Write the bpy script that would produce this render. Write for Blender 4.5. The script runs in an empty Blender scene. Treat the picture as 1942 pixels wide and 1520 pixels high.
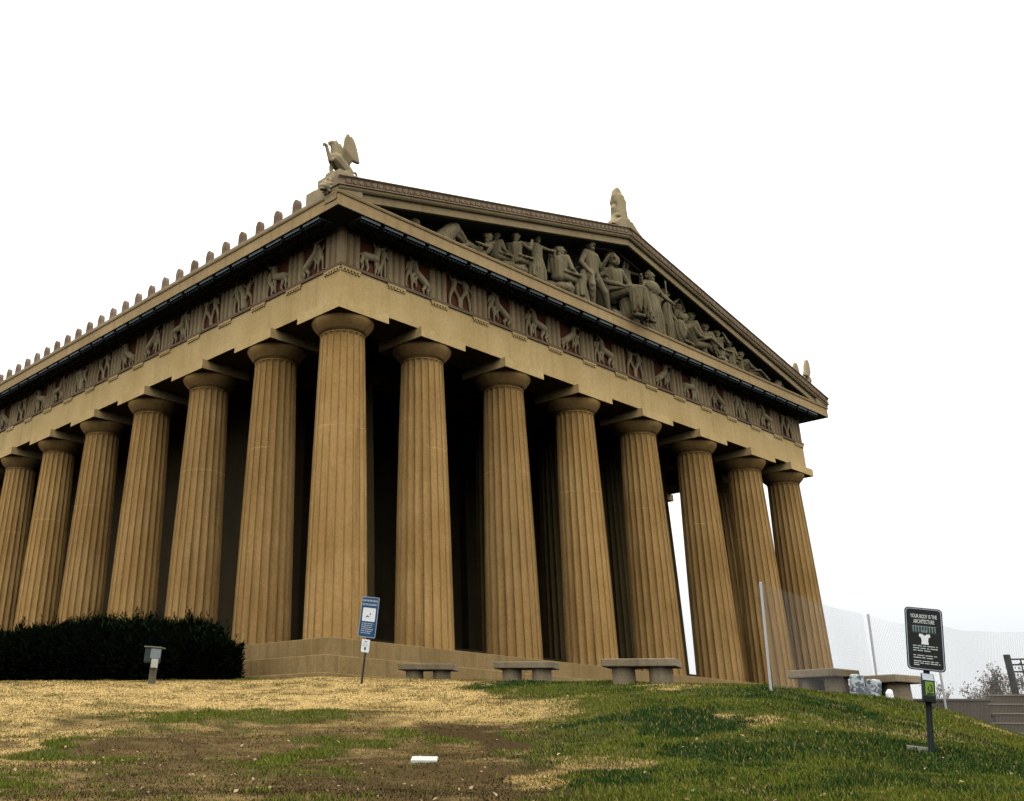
import bpy, bmesh, math, random
import numpy as np
from mathutils import Vector, Matrix, Euler
PI = math.pi
R_ = math.radians
random.seed(7); rng = np.random.default_rng(7)
sc = bpy.context.scene
COL = sc.collection

# ------------------------------------------------------------------ camera
# metres; the temple's front left stylobate corner is the origin, X along the front, Y back, Z up
CAM = Vector((-19.055, -23.093, -2.864))
yaw, pitch, roll = 0.69592, 0.41968, 0.02497
cd = bpy.data.cameras.new('camera'); cam = bpy.data.objects.new('camera', cd); COL.objects.link(cam)
fw = Vector((math.sin(yaw)*math.cos(pitch), math.cos(yaw)*math.cos(pitch), math.sin(pitch)))
r0 = fw.cross(Vector((0, 0, 1))).normalized(); u0 = r0.cross(fw)
rt = r0*math.cos(roll)+u0*math.sin(roll); up = -r0*math.sin(roll)+u0*math.cos(roll)
M = Matrix((rt, up, -fw)).transposed().to_4x4(); M.translation = CAM
cam.matrix_world = M
cd.sensor_width = 36.0; cd.lens = 36.0*1924.9/1942
cd.shift_x = 316.5/1942; cd.shift_y = -198.7/1942
cd.clip_start = 0.1; cd.clip_end = 5000
sc.camera = cam
# ------------------------------------------------------------------ sky, light, exposure
SUN_EL, SUN_AZ = R_(58), R_(218)           # azimuth clockwise from +Y
w = bpy.data.worlds.new('World'); sc.world = w; w.use_nodes = True
nt = w.node_tree; nt.nodes.clear()
out = nt.nodes.new('ShaderNodeOutputWorld'); bg = nt.nodes.new('ShaderNodeBackground')
sky = nt.nodes.new('ShaderNodeTexSky'); sky.sky_type = 'NISHITA'; sky.sun_disc = False
sky.sun_elevation = SUN_EL; sky.sun_rotation = SUN_AZ; sky.dust_density = 4
tc = nt.nodes.new('ShaderNodeTexCoord'); sep = nt.nodes.new('ShaderNodeSeparateXYZ')
ramp = nt.nodes.new('ShaderNodeValToRGB')
el = ramp.color_ramp.elements
el[0].position = 0.0; el[0].color = (0.295, 0.304, 0.308, 1)
el[1].position = 1.0; el[1].color = (1.0, 1.0, 0.99, 1)
e = ramp.color_ramp.elements.new(0.10); e.color = (0.33, 0.34, 0.345, 1)
e = ramp.color_ramp.elements.new(0.22); e.color = (0.46, 0.47, 0.475, 1)
scl = nt.nodes.new('ShaderNodeVectorMath'); scl.operation = 'SCALE'; scl.inputs['Scale'].default_value = 25.0
mix = nt.nodes.new('ShaderNodeMix'); mix.data_type = 'RGBA'; mix.inputs['Factor'].default_value = 0.93
nt.links.new(tc.outputs['Generated'], sep.inputs[0]); nt.links.new(sep.outputs['Z'], ramp.inputs['Fac'])
nt.links.new(ramp.outputs['Color'], scl.inputs[0])
nt.links.new(sky.outputs['Color'], mix.inputs['A']); nt.links.new(scl.outputs['Vector'], mix.inputs['B'])
nt.links.new(mix.outputs['Result'], bg.inputs['Color']); bg.inputs['Strength'].default_value = 0.1
nt.links.new(bg.outputs[0], out.inputs['Surface'])
sl = bpy.data.lights.new('sun', 'SUN'); sl.energy = 0.5; sl.angle = R_(40); sl.color = (1.0, 0.95, 0.87)
so = bpy.data.objects.new('sun', sl); COL.objects.link(so)
sdir = Vector((math.sin(SUN_AZ)*math.cos(SUN_EL), math.cos(SUN_AZ)*math.cos(SUN_EL), math.sin(SUN_EL)))
so.rotation_euler = sdir.to_track_quat('Z', 'Y').to_euler(); so.location = (-30, -40, 40)
sc.view_settings.view_transform = 'Standard'; sc.view_settings.look = 'None'
sc.view_settings.gamma = 1; sc.view_settings.exposure = 0.25
sc.render.engine = 'CYCLES'; sc.cycles.use_denoising = True
sc.cycles.max_bounces = 4; sc.cycles.diffuse_bounces = 0

# ------------------------------------------------------------------ helpers
class MB:
    def __init__(s): s.v = []; s.f = []
    def add(s, vs, fs, M=None):
        n = len(s.v)
        if M is not None: vs = [M @ Vector(p) for p in vs]
        s.v += [tuple(p) for p in vs]; s.f += [tuple(i+n for i in f) for f in fs]; return s
    def box(s, x0, x1, y0, y1, z0, z1, M=None):
        return s.add([(x0,y0,z0),(x1,y0,z0),(x1,y1,z0),(x0,y1,z0),(x0,y0,z1),(x1,y0,z1),(x1,y1,z1),(x0,y1,z1)],
            [(3,2,1,0),(4,5,6,7),(0,1,5,4),(1,2,6,5),(2,3,7,6),(3,0,4,7)], M)
    def prism(s, poly, a, b, axis='y', M=None):
        """poly: list of (p, q), extruded from a to b. axis y: (x,z); x: (y,z); z: (x,y)"""
        n = len(poly)
        def P(p, t): return {'y': (p[0], t, p[1]), 'x': (t, p[0], p[1]), 'z': (p[0], p[1], t)}[axis]
        vs = [P(p, a) for p in poly]+[P(p, b) for p in poly]
        fs = [tuple(range(n))[::-1], tuple(range(n, 2*n))]+[(i, (i+1) % n, n+(i+1) % n, n+i) for i in range(n)]
        return s.add(vs, fs, M)
    def tube(s, pts, rad, n=8, M=None, caps=True):
        pts = [Vector(p) for p in pts]
        if not hasattr(rad, '__len__'): rad = [rad]*len(pts)
        vs = []; fs = []; ref = None
        for i, p in enumerate(pts):
            d = (pts[min(i+1, len(pts)-1)]-pts[max(i-1, 0)]).normalized()
            if ref is None: ref = d.orthogonal().normalized()
            a = (ref-d*ref.dot(d)).normalized(); ref = a; b = d.cross(a)
            for k in range(n):
                t = 2*PI*k/n; vs.append(p+(a*math.cos(t)+b*math.sin(t))*rad[i])
        for i in range(len(pts)-1):
            for k in range(n): fs.append((i*n+k, i*n+(k+1) % n, (i+1)*n+(k+1) % n, (i+1)*n+k))
        if caps: fs.append(tuple(range(n))[::-1]); fs.append(tuple(range((len(pts)-1)*n, len(pts)*n)))
        return s.add(vs, fs, M)
    def lathe(s, prof, n=24, M=None, cap=True):
        vs = []; fs = []
        for r, z in prof:
            for k in range(n): vs.append((r*math.cos(2*PI*k/n), r*math.sin(2*PI*k/n), z))
        for i in range(len(prof)-1):
            for k in range(n): fs.append((i*n+k, i*n+(k+1) % n, (i+1)*n+(k+1) % n, (i+1)*n+k))
        if cap: fs.append(tuple(range(n))[::-1]); fs.append(tuple(range((len(prof)-1)*n, len(prof)*n)))
        return s.add(vs, fs, M)
    def ell(s, c, r, M=None, n=12, m=8):
        vs = [(0, 0, -1)]; fs = []
        for i in range(1, m):
            t = -PI/2+PI*i/m
            for k in range(n): vs.append((math.cos(t)*math.cos(2*PI*k/n), math.cos(t)*math.sin(2*PI*k/n), math.sin(t)))
        vs.append((0, 0, 1)); L = len(vs)-1
        for k in range(n):
            fs.append((0, 1+(k+1) % n, 1+k)); fs.append((L, L-n+k, L-n+(k+1) % n))
        for i in range(m-2):
            for k in range(n): a = 1+i*n; fs.append((a+k, a+(k+1) % n, a+n+(k+1) % n, a+n+k))
        r = r if hasattr(r, '__len__') else (r, r, r)
        vs = [(c[0]+p[0]*r[0], c[1]+p[1]*r[1], c[2]+p[2]*r[2]) for p in vs]
        return s.add(vs, fs, M)
    def cap(s, a, ra, b, rb):
        a = Vector(a); b = Vector(b); d = b-a; L = d.length
        if L < 1e-5: return s.ell(a, ra)
        q = d.to_track_quat('Z', 'Y').to_matrix().to_4x4(); q.translation = a
        prof = []
        for i in range(0, 5): t = -PI/2+PI/2*i/4; prof.append((max(ra*math.cos(t), .001), ra*math.sin(t)))
        for i in range(0, 5): t = PI/2*i/4; prof.append((max(rb*math.cos(t), .001), L+rb*math.sin(t)))
        return s.lathe(prof, 10, q)
    def mesh(s, name, mat, smooth=None):
        me = bpy.data.meshes.new(name); me.from_pydata(s.v, [], s.f); me.update()
        bm = bmesh.new(); bm.from_mesh(me); bmesh.ops.recalc_face_normals(bm, faces=bm.faces); bm.to_mesh(me); bm.free()
        if mat: me.materials.append(mat)
        if smooth is not None:
            me.shade_smooth(); me.set_sharp_from_angle(angle=R_(smooth))
        return me
    def build(s, name, mat, parent=None, smooth=None, loc=None, rz=0):
        return link(name, s.mesh(name, mat, smooth), parent, loc, rz)

def link(name, me, parent=None, loc=None, rz=0):
    o = bpy.data.objects.new(name, me); COL.objects.link(o)
    if parent is not None: o.parent = parent
    if loc is not None: o.location = loc
    if rz: o.rotation_euler = (0, 0, rz)
    return o
def tag(o, label=None, cat=None, group=None, kind=None):
    if label: o['label'] = label
    if cat: o['category'] = cat
    if group: o['group'] = group
    if kind: o['kind'] = kind
    return o
def thing(name, label, cat, loc=(0, 0, 0), rz=0, group=None):
    o = bpy.data.objects.new(name, None); COL.objects.link(o); o.location = loc; o.rotation_euler = (0, 0, rz)
    o.empty_display_size = .3
    return tag(o, label, cat, group)
def bevelled(me, width, seg=2):
    bm = bmesh.new(); bm.from_mesh(me)
    es = [e for e in bm.edges if len(e.link_faces) == 2 and e.calc_face_angle(0) > R_(35)]
    bmesh.ops.bevel(bm, geom=es, offset=width, segments=seg, profile=.5, affect='EDGES', clamp_overlap=True)
    bm.to_mesh(me); bm.free(); return me
def sculpt(mb, name, mat, voxel=.03, smooth=2, disp=0.0):
    """fuse overlapping closed shapes into one continuous carved surface"""
    me = mb.mesh(name+'_raw', None); o = bpy.data.objects.new('tmp', me); COL.objects.link(o)
    m = o.modifiers.new('r', 'REMESH'); m.mode = 'VOXEL'; m.voxel_size = voxel
    if smooth: s = o.modifiers.new('s', 'SMOOTH'); s.iterations = smooth; s.factor = .5
    dg = bpy.context.evaluated_depsgraph_get(); dg.update()
    r = bpy.data.meshes.new_from_object(o.evaluated_get(dg)); r.name = name
    bpy.data.objects.remove(o); bpy.data.meshes.remove(me)
    r.materials.clear(); r.materials.append(mat); r.shade_smooth()
    return r

# ------------------------------------------------------------------ materials
def newmat(name):
    m = bpy.data.materials.new(name); m.use_nodes = True; nt = m.node_tree
    b = nt.nodes['Principled BSDF']; b.inputs['Specular IOR Level'].default_value = .2
    return m, nt, b
def N(nt, t, **k):
    n = nt.nodes.new(t)
    for a, v in k.items():
        if a in n.inputs: n.inputs[a].default_value = v
        else: setattr(n, a, v)
    return n
def mixcol(nt, fac, a, b, mode='MIX'):
    m = nt.nodes.new('ShaderNodeMix'); m.data_type = 'RGBA'; m.blend_type = mode
    for s, v in (('Factor', fac), ('A', a), ('B', b)):
        i = [x for x in m.inputs if x.name == s and x.enabled][0]
        if hasattr(v, 'links'): nt.links.new(v, i)
        else: i.default_value = (v if s == 'Factor' else (*v, 1) if len(v) == 3 else v)
    return [x for x in m.outputs if x.enabled][0]
def stone(name, base, dark, light, speck=.5, streak=.5, rough=.92, joints=0, bump=.35, joint_h=3.0, grime=0, tint=0, vj=0):
    m, nt, b = newmat(name); L = nt.links.new
    g = N(nt, 'ShaderNodeNewGeometry'); pos = g.outputs['Position']
    n1 = N(nt, 'ShaderNodeTexNoise', Scale=.55, Detail=5.0); L(pos, n1.inputs['Vector'])
    r1 = N(nt, 'ShaderNodeMapRange'); r1.inputs[1].default_value = .35; r1.inputs[2].default_value = .7; L(n1.outputs['Fac'], r1.inputs[0])
    c = mixcol(nt, r1.outputs[0], base, light)
    mp = N(nt, 'ShaderNodeMapping'); mp.inputs['Scale'].default_value = (3.2, 3.2, .22); L(pos, mp.inputs['Vector'])
    n2 = N(nt, 'ShaderNodeTexNoise', Scale=1.0, Detail=6.0, Roughness=.65); L(mp.outputs[0], n2.inputs['Vector'])
    r2 = N(nt, 'ShaderNodeMapRange'); r2.inputs[1].default_value = .5; r2.inputs[2].default_value = .78; r2.inputs[4].default_value = streak
    L(n2.outputs['Fac'], r2.inputs[0]); c = mixcol(nt, r2.outputs[0], c, dark)
    n3 = N(nt, 'ShaderNodeTexNoise', Scale=38.0, Detail=3.0, Roughness=.7); L(pos, n3.inputs['Vector'])
    r3 = N(nt, 'ShaderNodeMapRange'); r3.inputs[1].default_value = .3; r3.inputs[2].default_value = .7
    r3.inputs[3].default_value = 1-speck*.45; r3.inputs[4].default_value = 1+speck*.45; L(n3.outputs['Fac'], r3.inputs[0])
    n4 = N(nt, 'ShaderNodeTexNoise', Scale=9.0, Detail=4.0); L(pos, n4.inputs['Vector'])
    r4 = N(nt, 'ShaderNodeMapRange'); r4.inputs[3].default_value = .8; r4.inputs[4].default_value = 1.2; L(n4.outputs['Fac'], r4.inputs[0])
    mu = N(nt, 'ShaderNodeMath', operation='MULTIPLY'); L(r3.outputs[0], mu.inputs[0]); L(r4.outputs[0], mu.inputs[1])
    vm = N(nt, 'ShaderNodeVectorMath', operation='SCALE'); L(c, vm.inputs[0]); L(mu.outputs[0], vm.inputs['Scale']); c = vm.outputs[0]
    if tint:
        oi = N(nt, 'ShaderNodeObjectInfo'); rt_ = N(nt, 'ShaderNodeMapRange'); rt_.inputs[3].default_value = 1-tint; rt_.inputs[4].default_value = 1+tint*.7; L(oi.outputs['Random'], rt_.inputs[0])
        vt = N(nt, 'ShaderNodeVectorMath', operation='SCALE'); L(c, vt.inputs[0]); L(rt_.outputs[0], vt.inputs['Scale']); c = vt.outputs[0]
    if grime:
        at_ = N(nt, 'ShaderNodeAttribute', attribute_name='Dirt'); n6 = N(nt, 'ShaderNodeTexNoise', Scale=1.3, Detail=4.0); L(pos, n6.inputs['Vector'])  # darkens the flute edges: grime and painted arris shadow in one mask
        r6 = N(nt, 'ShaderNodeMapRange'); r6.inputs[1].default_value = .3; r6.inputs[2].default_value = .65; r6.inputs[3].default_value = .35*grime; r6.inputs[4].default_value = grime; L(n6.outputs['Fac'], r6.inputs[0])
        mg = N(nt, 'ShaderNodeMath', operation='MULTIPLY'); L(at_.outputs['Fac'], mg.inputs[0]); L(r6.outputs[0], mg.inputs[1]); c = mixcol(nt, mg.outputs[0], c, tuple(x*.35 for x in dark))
    if vj:
        sv = N(nt, 'ShaderNodeSeparateXYZ'); L(pos, sv.inputs[0]); ad = N(nt, 'ShaderNodeMath', operation='ADD'); L(sv.outputs['X'], ad.inputs[0]); L(sv.outputs['Y'], ad.inputs[1])
        fl = N(nt, 'ShaderNodeMath', operation='FLOOR'); dv = N(nt, 'ShaderNodeMath', operation='DIVIDE'); L(sv.outputs['Z'], dv.inputs[0]); dv.inputs[1].default_value = .53; L(dv.outputs[0], fl.inputs[0])
        sh = N(nt, 'ShaderNodeMath', operation='MULTIPLY_ADD'); L(fl.outputs[0], sh.inputs[0]); sh.inputs[1].default_value = .83; L(ad.outputs[0], sh.inputs[2])
        pp = N(nt, 'ShaderNodeMath', operation='PINGPONG'); L(sh.outputs[0], pp.inputs[0]); pp.inputs[1].default_value = 1.3
        lt = N(nt, 'ShaderNodeMath', operation='LESS_THAN'); L(pp.outputs[0], lt.inputs[0]); lt.inputs[1].default_value = .012
        mv = N(nt, 'ShaderNodeMath', operation='MULTIPLY'); L(lt.outputs[0], mv.inputs[0]); mv.inputs[1].default_value = vj; c = mixcol(nt, mv.outputs[0], c, tuple(x*1.5 for x in light))
    if joints:
        sx = N(nt, 'ShaderNodeSeparateXYZ'); L(pos, sx.inputs[0])
        n5 = N(nt, 'ShaderNodeTexNoise', Scale=.9); L(pos, n5.inputs['Vector'])
        md = N(nt, 'ShaderNodeMath', operation='PINGPONG'); L(sx.outputs['Z'], md.inputs[0]); md.inputs[1].default_value = joint_h
        cp = N(nt, 'ShaderNodeMath', operation='LESS_THAN'); L(md.outputs[0], cp.inputs[0]); cp.inputs[1].default_value = .016
        r5 = N(nt, 'ShaderNodeMapRange'); r5.inputs[1].default_value = .45; r5.inputs[2].default_value = .6; r5.inputs[4].default_value = joints; L(n5.outputs['Fac'], r5.inputs[0])
        mm = N(nt, 'ShaderNodeMath', operation='MULTIPLY'); L(cp.outputs[0], mm.inputs[0]); L(r5.outputs[0], mm.inputs[1])
        c = mixcol(nt, mm.outputs[0], c, tuple(min(1, x*1.8) for x in light))
    L(c, b.inputs['Base Color']); b.inputs['Roughness'].default_value = rough
    bp = N(nt, 'ShaderNodeBump', Strength=bump, Distance=.02); L(n3.outputs['Fac'], bp.inputs['Height']); L(bp.outputs[0], b.inputs['Normal'])
    return m
def flat(name, col, rough=.6, var=.15, scale=8.0, metal=0.0):
    m, nt, b = newmat(name); L = nt.links.new
    t = N(nt, 'ShaderNodeTexCoord'); n = N(nt, 'ShaderNodeTexNoise', Scale=scale, Detail=5.0); L(t.outputs['Object'], n.inputs['Vector'])
    r = N(nt, 'ShaderNodeMapRange'); r.inputs[3].default_value = 1-var; r.inputs[4].default_value = 1+var; L(n.outputs['Fac'], r.inputs[0])
    vm = N(nt, 'ShaderNodeVectorMath', operation='SCALE'); vm.inputs[0].default_value = col; L(r.outputs[0], vm.inputs['Scale'])
    L(vm.outputs[0], b.inputs['Base Color']); b.inputs['Roughness'].default_value = rough; b.inputs['Metallic'].default_value = metal
    return m
def vcol(name, rough=.9, noise=0.0, ns=30.0, spec=.08):
    m, nt, b = newmat(name); L = nt.links.new
    a = N(nt, 'ShaderNodeAttribute', attribute_name='Col'); c = a.outputs['Color']
    if noise:
        g = N(nt, 'ShaderNodeNewGeometry'); n = N(nt, 'ShaderNodeTexNoise', Scale=ns, Detail=6.0, Roughness=.75); L(g.outputs['Position'], n.inputs['Vector'])
        r = N(nt, 'ShaderNodeMapRange'); r.inputs[1].default_value = .3; r.inputs[2].default_value = .7; r.inputs[3].default_value = 1-noise; r.inputs[4].default_value = 1+noise; L(n.outputs['Fac'], r.inputs[0])
        vm = N(nt, 'ShaderNodeVectorMath', operation='SCALE'); L(c, vm.inputs[0]); L(r.outputs[0], vm.inputs['Scale']); c = vm.outputs[0]
        bp = N(nt, 'ShaderNodeBump', Strength=.6, Distance=.03); L(n.outputs['Fac'], bp.inputs['Height']); L(bp.outputs[0], b.inputs['Normal'])
    L(c, b.inputs['Base Color']); b.inputs['Roughness'].default_value = rough; b.inputs['Specular IOR Level'].default_value = spec
    return m
MT = dict(
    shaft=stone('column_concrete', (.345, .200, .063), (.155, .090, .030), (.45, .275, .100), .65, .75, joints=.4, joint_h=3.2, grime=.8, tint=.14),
    beam=stone('architrave_concrete', (.47, .325, .132), (.29, .195, .078), (.56, .40, .18), .45, .5),
    geison=stone('cornice_concrete', (.32, .22, .10), (.17, .115, .05), (.40, .28, .13), .45, .7),
    rake=stone('gable_cornice_concrete', (.26, .19, .095), (.15, .11, .055), (.32, .24, .125), .4, .7),
    step=stone('step_concrete', (.215, .140, .052), (.115, .074, .030), (.28, .19, .08), .7, .85, vj=.4),
    trig=stone('triglyph_concrete', (.245, .172, .085), (.14, .098, .05), (.34, .25, .14), .4, .7),
    antefix=stone('antefix_terracotta', (.20, .135, .085), (.10, .065, .04), (.28, .20, .13), .35, .7),
    carve=stone('carved_stone', (.26, .20, .105), (.12, .09, .048), (.40, .32, .185), .3, .4),
    sima=stone('sima_terracotta', (.20, .14, .08), (.11, .07, .04), (.26, .19, .12), .4, .7),
    red=stone('metope_red', (.10, .030, .014), (.05, .016, .009), (.13, .042, .02), .3, .4),
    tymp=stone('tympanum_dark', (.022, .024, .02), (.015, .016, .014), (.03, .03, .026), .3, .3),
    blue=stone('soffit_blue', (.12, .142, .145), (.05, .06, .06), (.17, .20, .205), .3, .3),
    soff=stone('soffit_dark', (.022, .027, .027), (.014, .016, .016), (.03, .036, .036), .3, .3),  # shade under the cornices put into the colour
    inner=stone('inner_wall_concrete', (.048, .034, .015), (.03, .022, .010), (.06, .044, .02), .4, .4),  # same concrete as outside, with the porch's shade put into its colour
    statue=stone('statue_stone', (.130, .104, .052), (.045, .036, .018), (.21, .172, .095), .4, .85),
    taenia=stone('taenia_brown', (.15, .10, .06), (.09, .06, .035), (.19, .13, .08), .3, .4),
    incol=stone('inner_column_concrete', (.09, .064, .024), (.06, .043, .018), (.115, .082, .034), .5, .5),  # column concrete darkened to paint in the shade of the porch
    roof=stone('roof_tile', (.28, .22, .15), (.2, .15, .1), (.33, .27, .2), .3, .3),
    bench=stone('bench_concrete', (.17, .13, .075), (.09, .07, .04), (.27, .22, .15), .6, .6),
    wall=stone('dark_wall_concrete', (.062, .047, .03), (.03, .023, .016), (.09, .07, .048), .5, .5),
)

# ------------------------------------------------------------------ terrain
def ip(x, xs, ys): return np.interp(x, xs, ys)
A_C = [-180, -60, 0, 22.7, 34.4, 39.2, 43.3, 47.2, 52.6, 57.5, 61.5, 64.1, 67, 69.3, 72, 80, 95, 140, 180]
E_C = [-3, -.5, 2.3, 2.72, 3.17, 3.46, 3.46, 3.45, 3.42, 3.36, 3.22, 3.02, 2.72, 2.17, 1.15, 0, -1.5, -3, -3]
A_B = [-180, -60, 0, 23.6, 39.4, 57, 71.4, 95, 180]
E_B = [-9, -5, -3.2, -2.69, -2.44, -1.94, -1.39, -3, -9]
A_D = [-180, 0, 40, 44.8, 49.9, 55.8, 61.7, 64.2, 66.9, 72, 180]
D_C = [28, 27.5, 27.5, 27, 25.3, 22, 20.6, 22.3, 23.4, 24.5, 25]
def sstep(t): t = np.clip(t, 0, 1); return t*t*(3-2*t)
def ground_z(x, y):
    x = np.asarray(x, float); y = np.asarray(y, float)
    dx = x-CAM.x; dy = y-CAM.y; r = np.hypot(dx, dy)+1e-6; az = np.degrees(np.arctan2(dx, dy))
    ec = ip(az, A_C, E_C); eb = ip(az, A_B, E_B); dc = ip(az, A_D, D_C)
    t = np.clip((r-8)/(dc-8), 0, 1); E = eb+(ec-eb)*(1-(1-t)**1.5)
    zin = CAM.z+r*np.tan(np.radians(E))
    z8 = CAM.z+8*np.tan(np.radians(eb)); zin = np.where(r < 8, -4.46+(z8+4.46)*r/8, zin)
    zc = CAM.z+dc*np.tan(np.radians(ec))
    ddx = np.maximum(np.maximum(-1.4-x, x-32.3), 0); ddy = np.maximum(np.maximum(-1.4-y, y-71), 0); dt = np.hypot(ddx, ddy)
    zt = -1.25-.75*sstep((dt-7)/9)-1.2*sstep((r-55)/60)
    zo = zc+(zt-zc)*sstep((r-dc)/9)
    lim = CAM.z+r*np.tan(np.radians(ec))
    zo = np.minimum(zo, np.where(np.abs(az-45) < 45, lim, 1e9))
    z = np.where(r < dc, zin, zo)
    k = .035*np.sin(x*1.3+.5*y)*np.sin(y*1.1-.3*x)*sstep((30-r)/8)*sstep((dt-1.2)/3)
    return z+k
def gz(x, y): return float(ground_z(np.array([x]), np.array([y]))[0])
# patches of turf on the slope: x, y, half length along the view of the slope, half width across, kind
PATCH = [(-8.16, -2.60, 4.29, 4.59, 1.08, 's', 1.00), (-4.03, -5.36, 4.23, 2.79, 0.87, 's', 1.00), (-12.28, -7.76, 4.68, 0.79, 1.15, 's', 0.90),
    (-4.96, -9.64, 2.88, 1.00, 0.76, 's', 0.80), (-8.13, -12.55, 2.77, 0.84, 0.77, 'd', 1.00), (-11.59, -11.85, 3.06, 2.01, 0.98, 'd', 0.50),
    (-12.09, -16.11, 2.32, 1.44, 0.79, 'd', 0.75), (-14.16, -14.98, 1.93, 1.34, 1.03, 'd', 0.35), (-11.88, -17.27, 1.71, 0.87, 0.68, 'd', 0.60),
    (-8.91, -7.59, 0.94, 0.79, 0.99, 'g', 0.90), (-7.85, -8.66, 1.07, 0.66, 0.91, 'g', 0.90), (-10.86, -13.07, 2.01, 0.40, 0.89, 'g', 0.80),
    (-12.77, -10.48, 1.72, 0.47, 1.11, 'g', 0.90), (-14.99, -14.15, 1.45, 0.21, 1.14, 'g', 0.90), (-8.70, -11.80, 1.12, 0.51, 0.83, 'g', 0.80),
    (-2.08, -8.53, 1.53, 1.14, 0.71, 'g', 1.00), (-0.86, -7.63, 1.50, 1.21, 0.70, 'k', 0.80), (-8.27, -13.45, 0.79, 0.27, 0.73, 'g', 0.70),
    (-5.09, -11.42, 1.13, 0.59, 0.70, 's', 0.60), (-10.67, -16.55, 1.27, 0.52, 0.66, 's', 0.60), (-8.31, -14.58, 0.95, 0.31, 0.67, 'd', 0.60),
    (-6.47, -14.71, 1.33, 0.85, 0.59, 'k', 0.90), (-2.19, -14.87, 1.40, 0.81, 0.45, 'k', 0.90), (-1.96, -15.40, 0.90, 0.44, 0.42, 'k', 0.80),
    (-8.85, -17.46, 0.83, 0.75, 0.50, 'k', 0.80), (-10.75, -17.77, 0.86, 0.62, 0.57, 'k', 0.80), (-6.84, -17.75, 1.44, 0.69, 0.41, 'k', 0.70),
    (-5.77, -18.24, 2.71, 0.58, 0.35, 'k', 0.70), (-1.34, -13.76, 0.94, 0.50, 0.49, 'k', 0.70), (-10.28, -19.29, 1.30, 0.69, 0.41, 'k', 0.60),
    (-6.32, -15.76, 0.58, 0.46, 0.52, 's', 0.70), (-1.52, -11.49, 0.80, 0.84, 0.58, 's', 0.80), (-4.30, -16.15, 0.53, 0.45, 0.44, 's', 0.55),
    (-1.94, -15.08, 0.51, 0.37, 0.44, 's', 0.60), (3.13, -15.14, 0.57, 0.77, 0.34, 's', 0.80), (3.04, -15.73, 1.13, 0.51, 0.32, 's', 0.80),
    (-3.23, -16.38, 0.53, 0.39, 0.40, 's', 0.50), (-7.41, -16.63, 0.47, 0.39, 0.51, 's', 0.40), (-9.17, -16.03, 0.51, 0.32, 0.62, 's', 0.40),
    (-10.75, -18.94, 0.45, 0.22, 0.46, 's', 0.30), (-5.15, -4.03, 0.52, 0.25, 0.94, 'd', 0.50), (-4.85, -4.48, 0.63, 0.27, 0.92, 'd', 0.50),
    (-5.71, -2.93, 0.57, 0.25, 0.99, 'd', 0.50)]
def vnoise(x, y, s, seed=0):
    """smooth value noise in numpy"""
    x = x/s+seed*17.3; y = y/s+seed*9.1
    xi = np.floor(x); yi = np.floor(y); fx = x-xi; fy = y-yi; fx = fx*fx*(3-2*fx); fy = fy*fy*(3-2*fy)
    def h(a, b): v = np.sin(a*127.1+b*311.7+seed*74.7)*43758.5453; return v-np.floor(v)
    return (h(xi, yi)*(1-fx)+h(xi+1, yi)*fx)*(1-fy)+(h(xi, yi+1)*(1-fx)+h(xi+1, yi+1)*fx)*fy
def turf(x, y):
    """weights of green, straw, bare soil, deep green"""
    x = np.asarray(x, float); y = np.asarray(y, float)
    wx = x+(vnoise(x, y, 1.1, 1)-.5)*1.6+(vnoise(x, y, .35, 2)-.5)*.9+(vnoise(x, y, .12, 21)-.5)*.5
    wy = y+(vnoise(x, y, 1.1, 3)-.5)*1.6+(vnoise(x, y, .35, 4)-.5)*.9+(vnoise(x, y, .12, 22)-.5)*.5
    dx = x-CAM.x; dy = y-CAM.y; az = np.degrees(np.arctan2(dx, dy))
    g = sstep((az-48)/6); tuft = vnoise(x, y, .5, 9)*vnoise(x, y, .17, 10)
    gt = sstep((vnoise(wx, wy, .6, 23)*vnoise(x, y, .2, 24)-.30)*6)
    W = {'g': g*.95+(1-g)*.55*gt, 's': .03+(1-g)*.85*tuft+g*.22*tuft, 'd': (1-g)*.6, 'k': g*.8*sstep((vnoise(wx, wy, .9, 12)-.5)*6)}
    for (px, py, a, b, th, kd, amt) in PATCH:
        c, s = math.cos(th), math.sin(th); ux = (wx-px)*c+(wy-py)*s; uy = -(wx-px)*s+(wy-py)*c
        q = 1-sstep((np.sqrt((ux/a)**2+(uy/b)**2)-.65)/.6)
        for k in W: W[k] = W[k]*(1-q*amt)
        W[kd] = W[kd]+q*amt
    mt = sstep((vnoise(x*.55+y*.5, wy*1.2-x, .42, 14)-.60)*7)*.55*W['s']; W['s'] = W['s']-mt; W['d'] = W['d']+mt*.8; W['g'] = W['g']+mt*.2
    tot = sum(W.values())+1e-6
    return W['g']/tot, W['s']/tot, W['d']/tot, W['k']/tot
GC = {'g': np.array([.105, .124, .012]), 's': np.array([.54, .37, .138]), 'd': np.array([.07, .045, .014]), 'k': np.array([.014, .043, .006])}
SOIL = {'g': np.array([.040, .044, .008]), 's': np.array([.44, .30, .112]), 'd': np.array([.044, .026, .006]), 'k': np.array([.013, .024, .005])}
def turf_col(x, y, T):
    g, s, d, k = turf(x, y)
    return g[:, None]*T['g']+s[:, None]*T['s']+d[:, None]*T['d']+k[:, None]*T['k']

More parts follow.
